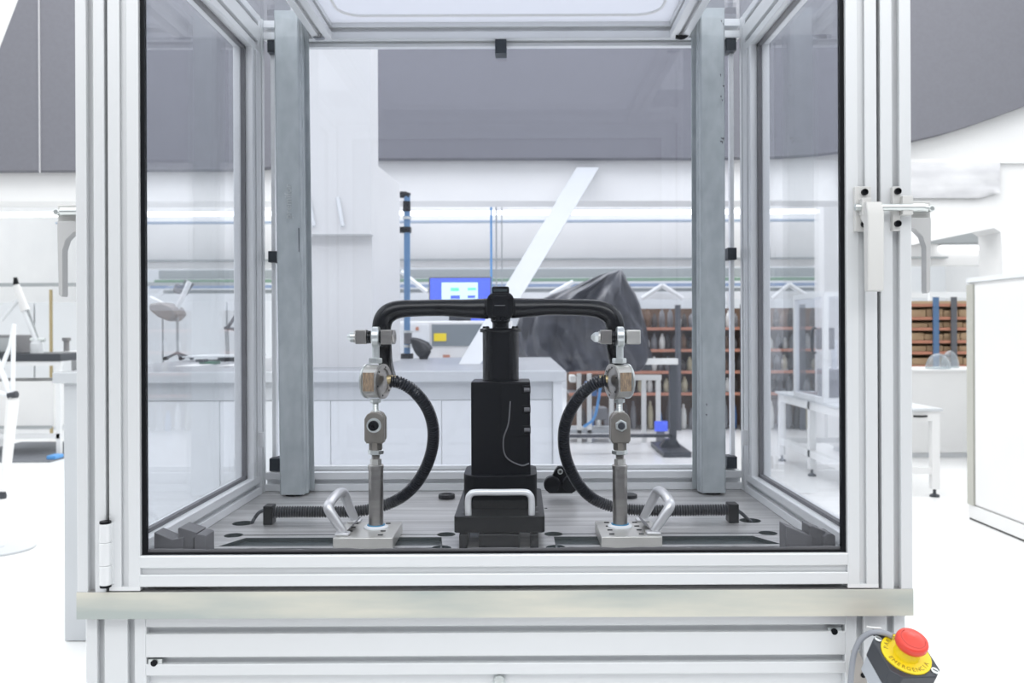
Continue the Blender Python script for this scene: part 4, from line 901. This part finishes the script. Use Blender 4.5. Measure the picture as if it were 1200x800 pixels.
# ================================================================== RIGHT SIDE OF THE HALL
wc = thing('white_cabinet', (3.3, 4.2, 0), 'tall white sliding-door cabinet standing at the right picture edge', 'cabinet')
ztc = PZ(326, 5.59, 1134)
MB().box(2.95, 3.6, 2.6, 5.59, .10, ztc-.03).build('cabinet_body', 'white', wc, bevel=.003)
MB().box(2.935, 3.61, 2.59, 5.60, ztc-.03, ztc).build('cabinet_top', 'white2', wc, bevel=.002)
MB().box(2.94, 3.6, 2.6, 5.59, .012, .098).build('plinth', 'white', wc, smooth=0)
MB().box(2.942, 3.59, 2.61, 5.58, 0, .011).build('plinth_gap', 'black', wc, smooth=0)
MB().box(2.930, 2.949, 5.51, 5.585, .10, ztc-.045).build('edge_strip', 'olive', wc, smooth=0)
MB().box(2.938, 2.949, 3.0, 5.50, .11, ztc-.05).build('sliding_door', 'white', wc, bevel=.002)
lw = thing('low_cabinet', (4.4, 8.5, 0), 'low white cabinet between the post and the tall white cabinet', 'cabinet')
MB().box(3.2, 5.6, 8.2, 8.85, .05, PZ(433, 8.2, 1100)-.02).build('cabinet_body', 'white', lw, bevel=.003)
MB().box(3.18, 5.6, 8.18, 8.87, PZ(433, 8.2, 1100)-.02, PZ(433, 8.2, 1100)).build('cabinet_top', 'white', lw, bevel=.002)
MB().box(3.24, 5.56, 8.24, 8.8, .0005, .05).build('plinth', 'white2', lw, smooth=0)
zl = PZ(433, 8.2, 1100)+.001
for i, (px, r_, lab) in enumerate(((1099, .115, 'large clear plastic dome on the low white cabinet'), (1113, .085, 'taller clear wrapped bundle beside the large dome'))):
    MBo = MB().lathe([(r_*math.cos(k*PI/16), r_*math.sin(k*PI/16)*(1.3+i*.7)) for k in range(8)]+[(0, r_*(1.3+i*.7))], (PX(px, 8.4+i*.2), 8.4+i*.2, zl), (0, 0, 1), 20)
    tag(MBo.build('plastic_dome', 'dome', smooth=80), lab, 'dome')
# long white table behind the right pane
tb = thing('white_table', (2.77, 7.1, 0), 'white steel-legged table standing behind the right pane', 'table')
zt2 = .655
MB().box(2.43, 3.12, 6.28, 8.1, zt2-.02, zt2).build('table_top', 'desk', tb, bevel=.002)
for x0 in (2.45, 3.045):
    for yy in (6.29, 7.2, 8.02): MB().box(x0, x0+.055, yy, yy+.055, .06, zt2-.02).build('leg', 'white', tb, smooth=0); MB().lathe([(.035, 0), (.035, .015), (.012, .025), (.012, .06)], (x0+.0275, yy+.0275, 0), (0, 0, 1), 14).build('foot', 'boxdark', tb)
for yy in (6.29, 8.02): MB().box(2.505, 3.045, yy, yy+.05, zt2-.09, zt2-.02).build('end_rail', 'white', tb, smooth=0); MB().box(2.505, 3.045, yy+.01, yy+.04, .17, .22).build('end_stretcher', 'white', tb, smooth=0)
for x0 in (2.45, 3.045): MB().box(x0, x0+.05, 6.345, 8.02, zt2-.09, zt2-.02).build('side_rail', 'white', tb, smooth=0)
MB().box(2.45, 2.5, 6.345, 8.02, .16, .22).build('side_stretcher', 'white', tb, smooth=0)
MB().tube([(3.0, 6.28, zt2-.055), (2.97, 6.265, zt2-.055), (2.93, 6.265, zt2-.055), (2.90, 6.28, zt2-.055)], .008, 8).build('drawer_pull', 'black', tb)
# small enclosure with door handle on the table
en = thing('small_enclosure', (2.75, 7.4, zt2+.001), 'small aluminium-framed glazed box with black handle on the white table', 'enclosure')
ex0, ex1, ey0, ey1, ez1 = PX(929.5, 7.5), PX(929.5, 7.5)+.50, 6.75, 7.5, PZ(346, 7.5, 935)
for x0 in (ex0, ex1-.04):
    for yy in (ey0, ey1-.04): MB().box(x0, x0+.04, yy, yy+.04, zt2+.001, ez1).build('frame_post', 'alu', en, smooth=0)
for zz_ in (zt2+.001, ez1-.04):
    for yy in (ey0, ey1-.04): MB().box(ex0+.04, ex1-.04, yy, yy+.04, zz_, zz_+.04).build('frame_rail', 'alu', en, smooth=0)
    for x0 in (ex0, ex1-.04): MB().box(x0, x0+.04, ey0+.04, ey1-.04, zz_, zz_+.04).build('frame_rail', 'alu', en, smooth=0)
MB().box(ex0+.018, ex0+.022, ey0+.04, ey1-.04, zt2+.04, ez1-.04).build('side_pane', 'glass_back', en, smooth=0)
MB().box(ex0+.04, ex1-.04, ey0+.018, ey0+.022, zt2+.04, ez1-.04).build('front_pane', 'glass_back', en, smooth=0)
hz = PZ(400, 7.0); hyy = 6.92
MB().tube(spline([(ex0, hyy, hz+.10), (ex0-.03, hyy, hz+.09), (ex0-.035, hyy, hz), (ex0-.03, hyy, hz-.09), (ex0, hyy, hz-.10)], 4), .010, 8).build('handle', 'black', en)
MB().box(ex0+.15, ex0+.35, 7.1, 7.35, zt2+.001, zt2+.25).build('inner_device', 'itemgrey', en, bevel=.01)
MB().tube([(ex0+.25, 7.2, zt2+.25), (ex0+.25, 7.2, zt2+.48), (ex0+.12, 7.15, zt2+.5)], .025, 8).build('device_arm', 'white2', en)
MB().box(ex0+.06, ex0+.2, 7.05, 7.12, zt2+.42, zt2+.6).build('device_head', 'greyplastic', en, bevel=.01)
struct('wall_pillar', MB().box(PX(966, 9.4), PX(990, 9.4), 9.4, 9.7, 0, PZ(200, 9.4)), 'white', smooth=0)
struct('wall_upper_grey', MB().box(6.2, 8.9, 13.93, 13.999, PZ(287, 13.9), PZ(262, 13.9)), 'beamgrey', smooth=0)
# wrapped machine under black tarpaulin
Yt2 = 8.5
tp = thing('covered_machine', (PX(690, Yt2), Yt2+.1, 0), 'machine under a draped black tarpaulin on a wheeled bench behind the counter', 'machine')
rings = [(314, 728, 731), (317, 718, 733), (321, 703, 735), (327, 690, 737), (335, 674, 740), (344, 650, 744), (356, 628, 749), (370, 612, 754), (385, 607, 759), (402, 606, 764), (415, 608, 766), (424, 616, 765), (433, 626, 760)]
mb = MB(); N = 56; vs = []
random.seed(3); ph = [random.uniform(0, 6) for _ in range(6)]
for j, (py, l, r) in enumerate(rings):
    z_ = PZ(py, Yt2, 690); xa_, xb_ = PX(l, Yt2, py), PX(r, Yt2, py); hw2 = (xb_-xa_)/2; cxx = (xa_+xb_)/2; hd2 = min(.42, hw2*.8+.02)
    for i in range(N):
        a = 2*PI*i/N; f = 1+(.20*math.sin(7*a+ph[0]+j*.45)+.13*math.sin(12*a+ph[1]-j*.7)+.08*math.sin(19*a+ph[3]+j))*min(1, j/4)
        fx = 1+(f-1)*.25
        vs.append((cxx+hw2*math.cos(a)*fx, Yt2+.2+hd2*math.sin(a)*f, z_+.015*math.sin(5*a+ph[2])*(j > 8)))
fs = [(j*N+i, j*N+(i+1) % N, (j+1)*N+(i+1) % N, (j+1)*N+i) for j in range(len(rings)-1) for i in range(N)]+[tuple(range(N))]
mb.add(vs, fs); mb.build('tarpaulin', 'tarp', tp, smooth=75)
MB().box(PX(612, Yt2), PX(764, Yt2), Yt2+.02, Yt2+.5, PZ(434, Yt2, 700), PZ(424, Yt2, 700)).build('machine_bed', 'boxdark', tp, smooth=0)
MB().box(PX(690, 8.45), PX(794, 8.45), 8.42, 8.5, PZ(427, 8.45, 740), PZ(420, 8.45, 740)).build('bench_bar', 'itemwhite', tp, smooth=0)
MB().box(PX(784, 8.7), PX(791.5, 8.7), 8.66, 8.74, .12, PZ(427, 8.7, 740)).build('bench_column', 'boxdark', tp, smooth=0)
MB().box(PX(660, 8.7), PX(786, 8.7), 8.66, 8.72, PZ(512, 8.7, 740), PZ(508.5, 8.7, 740)).build('bench_stretcher', 'boxdark', tp, smooth=0)
MB().prism([P(770, 530, 8.65), P(802, 531, 8.65), P(793, 515, 8.65), P(780, 515, 8.65)], (0, .12, 0)).build('bench_foot', 'boxdark', tp, smooth=0)
MB().box(PX(772, 8.55), PX(804, 8.55), 8.3, 9.1, .001, .05).build('foot_bar', 'boxdark', tp, smooth=0)
MB().box(PX(640, 8.7), PX(646, 8.7), 8.66, 8.74, .001, PZ(434, 8.7, 640)).build('bench_column', 'boxdark', tp, smooth=0)
# aluminium frame rack under/behind
Yf2 = 9.4
fk = thing('frame_rack', (PX(710, Yf2), Yf2, 0), 'open rack of pale aluminium posts between the counter and the tarpaulin bench', 'rack')
for px in (676, 688, 714, 752, 769): MB().box(PX(px, Yf2), PX(px+5, Yf2), Yf2, Yf2+.05, .001, PZ(438 if px < 740 else 442, Yf2)).build('rack_post', 'itemwhite', fk, smooth=0)
MB().box(PX(720, Yf2), PX(775, Yf2), Yf2-.01, Yf2+.05, PZ(446, Yf2), PZ(440, Yf2)).build('rack_rail', 'itemwhite', fk, smooth=0)
MB().box(PX(662, Yf2), PX(722, Yf2), Yf2, Yf2+.4, PZ(508, Yf2), PZ(504, Yf2)).build('rack_shelf', 'beamgrey', fk, smooth=0)
MB().tube(spline([P(704, 450, Yf2-.05), P(701, 470, Yf2-.05), P(696, 490, Yf2-.05), P(684, 500, Yf2-.05)], 5), .015, 8).build('air_hose', 'bluelight', fk)
bn = [(687, 700, 448, 464, 'itemblue', 'blue bin on the aluminium rack behind the right hose'), (697, 712, 478, 492, 'itemgrey', 'grey motor unit low on the aluminium rack'), (668, 675, 440, 448, 'itemwhite', 'pale box at the top of the aluminium rack')]
for a, b, c, d_, m, lab in bn: pbox(None, 'storage_bin', m, a, b, c, d_, Yf2+.1, .25, .01); tag(bpy.context.scene.objects[-1] if False else [o for o in COL.objects if o.name.startswith('storage_bin')][-1], lab, 'bin')
sc_ = thing('small_screen', (PX(774, 9.2), 9.2, 0), 'small blue-lit screen low behind the tarpaulin bench', 'screen')
MB().box(PX(767, 9.2), PX(782, 9.2), 9.2, 9.23, PZ(506, 9.2), PZ(494, 9.2)).build('screen', 'screenblue', sc_, smooth=0); MB().box(PX(770, 9.2), PX(779, 9.2), 9.231, 9.3, .001, PZ(500, 9.2)).build('stand', 'itemgrey', sc_, smooth=0)

# storage racks
def rack(name, x0, x1, Y, zs, ups, label, top, backm):
    t_ = thing(name, ((x0+x1)/2, Y+.3, 0), label, 'rack')
    for z_ in zs: MB().box(x0, x1, Y, Y+.05, z_-.032, z_+.004).build('beam', 'orange', t_, smooth=0); MB().box(x0, x1, Y+.05, Y+.6, z_-.02, z_).build('shelf', 'itemgrey', t_, smooth=0)
    for i, (ux, m) in enumerate(ups): MB().box(ux, ux+.07, Y-.02, Y-.001, .001, top).build('upright', m, t_, smooth=0)
    MB().box(x0, x1, Y+.6, Y+.62, .001, top-.03).build('rack_backdrop', backm, t_, smooth=0)
    return t_
Ys = 10.5
zs1 = [PZ(y_, Ys) for y_ in (384.5, 410, 435.5, 461)]
rk = rack('storage_rack', .62, 4.15, Ys, zs1, [(1.92, 'rackdark'), (2.72, 'rackdark'), (3.45, 'rackdark')], 'dark storage rack with orange beams full of hanging stock', PZ(358, Ys), 'itembrown')  # brown backdrop added to give the darkness behind the stock
MB().box(.62, 4.15, Ys-.02, Ys+.02, PZ(358, Ys), PZ(354, Ys)).build('header_strip', 'bluelight' if False else 'white2', rk, smooth=0)
rows_ = [(zs1[0], .25, 'top'), (zs1[1], .20, 'second'), (zs1[2], .20, 'third'), (zs1[3], .20, 'fourth'), (.005, .36, 'lowest')]
protos = {}
colnames = {'itemdark': 'dark', 'itembrown': 'brown', 'itemgrey': 'grey', 'itemwhite': 'white', 'itemyellow': 'pale yellow', 'itemblue': 'blue'}
ords = ['first', 'second', 'third', 'fourth', 'fifth', 'sixth', 'seventh', 'eighth', 'ninth', 'tenth', 'eleventh', 'twelfth', 'thirteenth', 'fourteenth', 'fifteenth', 'sixteenth', 'seventeenth', 'eighteenth', 'nineteenth', 'twentieth', 'twenty-first', 'twenty-second', 'twenty-third', 'twenty-fourth', 'twenty-fifth', 'twenty-sixth', 'twenty-seventh', 'twenty-eighth']
def stock_item(m, h, x, y, z_, label, grp):
    key = (m, round(h, 2))
    if key not in protos:
        mb_ = MB().lathe([(.030, 0), (.036, .01), (.040, h*.5), (.028, h*.8), (.015, h*.86), (.015, h)], (0, 0, 0), (0, 0, 1), 8)
        o = mb_.build('stock_bottle', m, origin=(0, 0, 0), smooth=60); protos[key] = o
    else: o = protos[key].copy(); COL.objects.link(o)
    o.location = (x, y, z_); tag(o, label, 'bottle', grp)
random.seed(11)
for ri, (z_, h_, nm) in enumerate(rows_):
    k = 0; x = 1.42 if ri < 3 else (.95 if ri == 3 else .8)
    while x < 4.08 and k < 28:
        r_ = random.random()
        m = ('itemdark' if r_ < .38 else 'itembrown' if r_ < .58 else 'itemgrey' if r_ < .72 else 'itemwhite' if r_ < .90 else 'itemyellow') if ri < 4 else ('itemblue' if r_ < .35 else 'itemwhite' if r_ < .5 else 'itemyellow' if r_ < .58 else 'itemgrey' if r_ < .8 else 'itemdark')
        hh = h_*random.choice((.7, .85, .95))
        stock_item(m, hh, x, Ys+.12+random.random()*.06, z_+.002, f'{colnames[m]} bottle, {ords[k]} along the {nm} shelf of the stock rack', f'stock on the {nm} shelf'); k += 1
        x += random.uniform(.080, .10) if ri < 3 else random.uniform(.09, .125)
zs2 = [PZ(y_, Ys, 1100) for y_ in (356, 371.5, 384, 399, 412, 428)]
rack('storage_rack', 4.55, 6.1, Ys, zs2, [(PX(1093, Ys), 'rackblue'), (PX(1114, Ys), 'rackdark'), (4.5, 'rackdark'), (6.05, 'rackblue')], 'cardboard storage rack with orange beams beyond the low white cabinet', PZ(350, Ys), 'tan')
bxp = None
for ri, z_ in enumerate(zs2[1:]):
    h_ = (zs2[ri]-z_)-.065; x = 4.62; k = 0
    while x < 5.95:
        w_ = (.19, .24, .21)[(k+ri) % 3]
        mb_ = MB().box(x, x+w_-.012, Ys+.06, Ys+.4, z_+.006, z_+.006+h_*(.8, .95, .88)[(k*2+ri) % 3])
        o = mb_.build('cardboard_box', 'card', smooth=0)
        tag(o, f'brown cardboard box, {ords[k]} along the {["second", "third", "fourth", "fifth", "sixth"][ri]} shelf of the cardboard rack', 'box', 'cardboard boxes on the rack'); x += w_; k += 1
print('objects', len(bpy.data.objects))
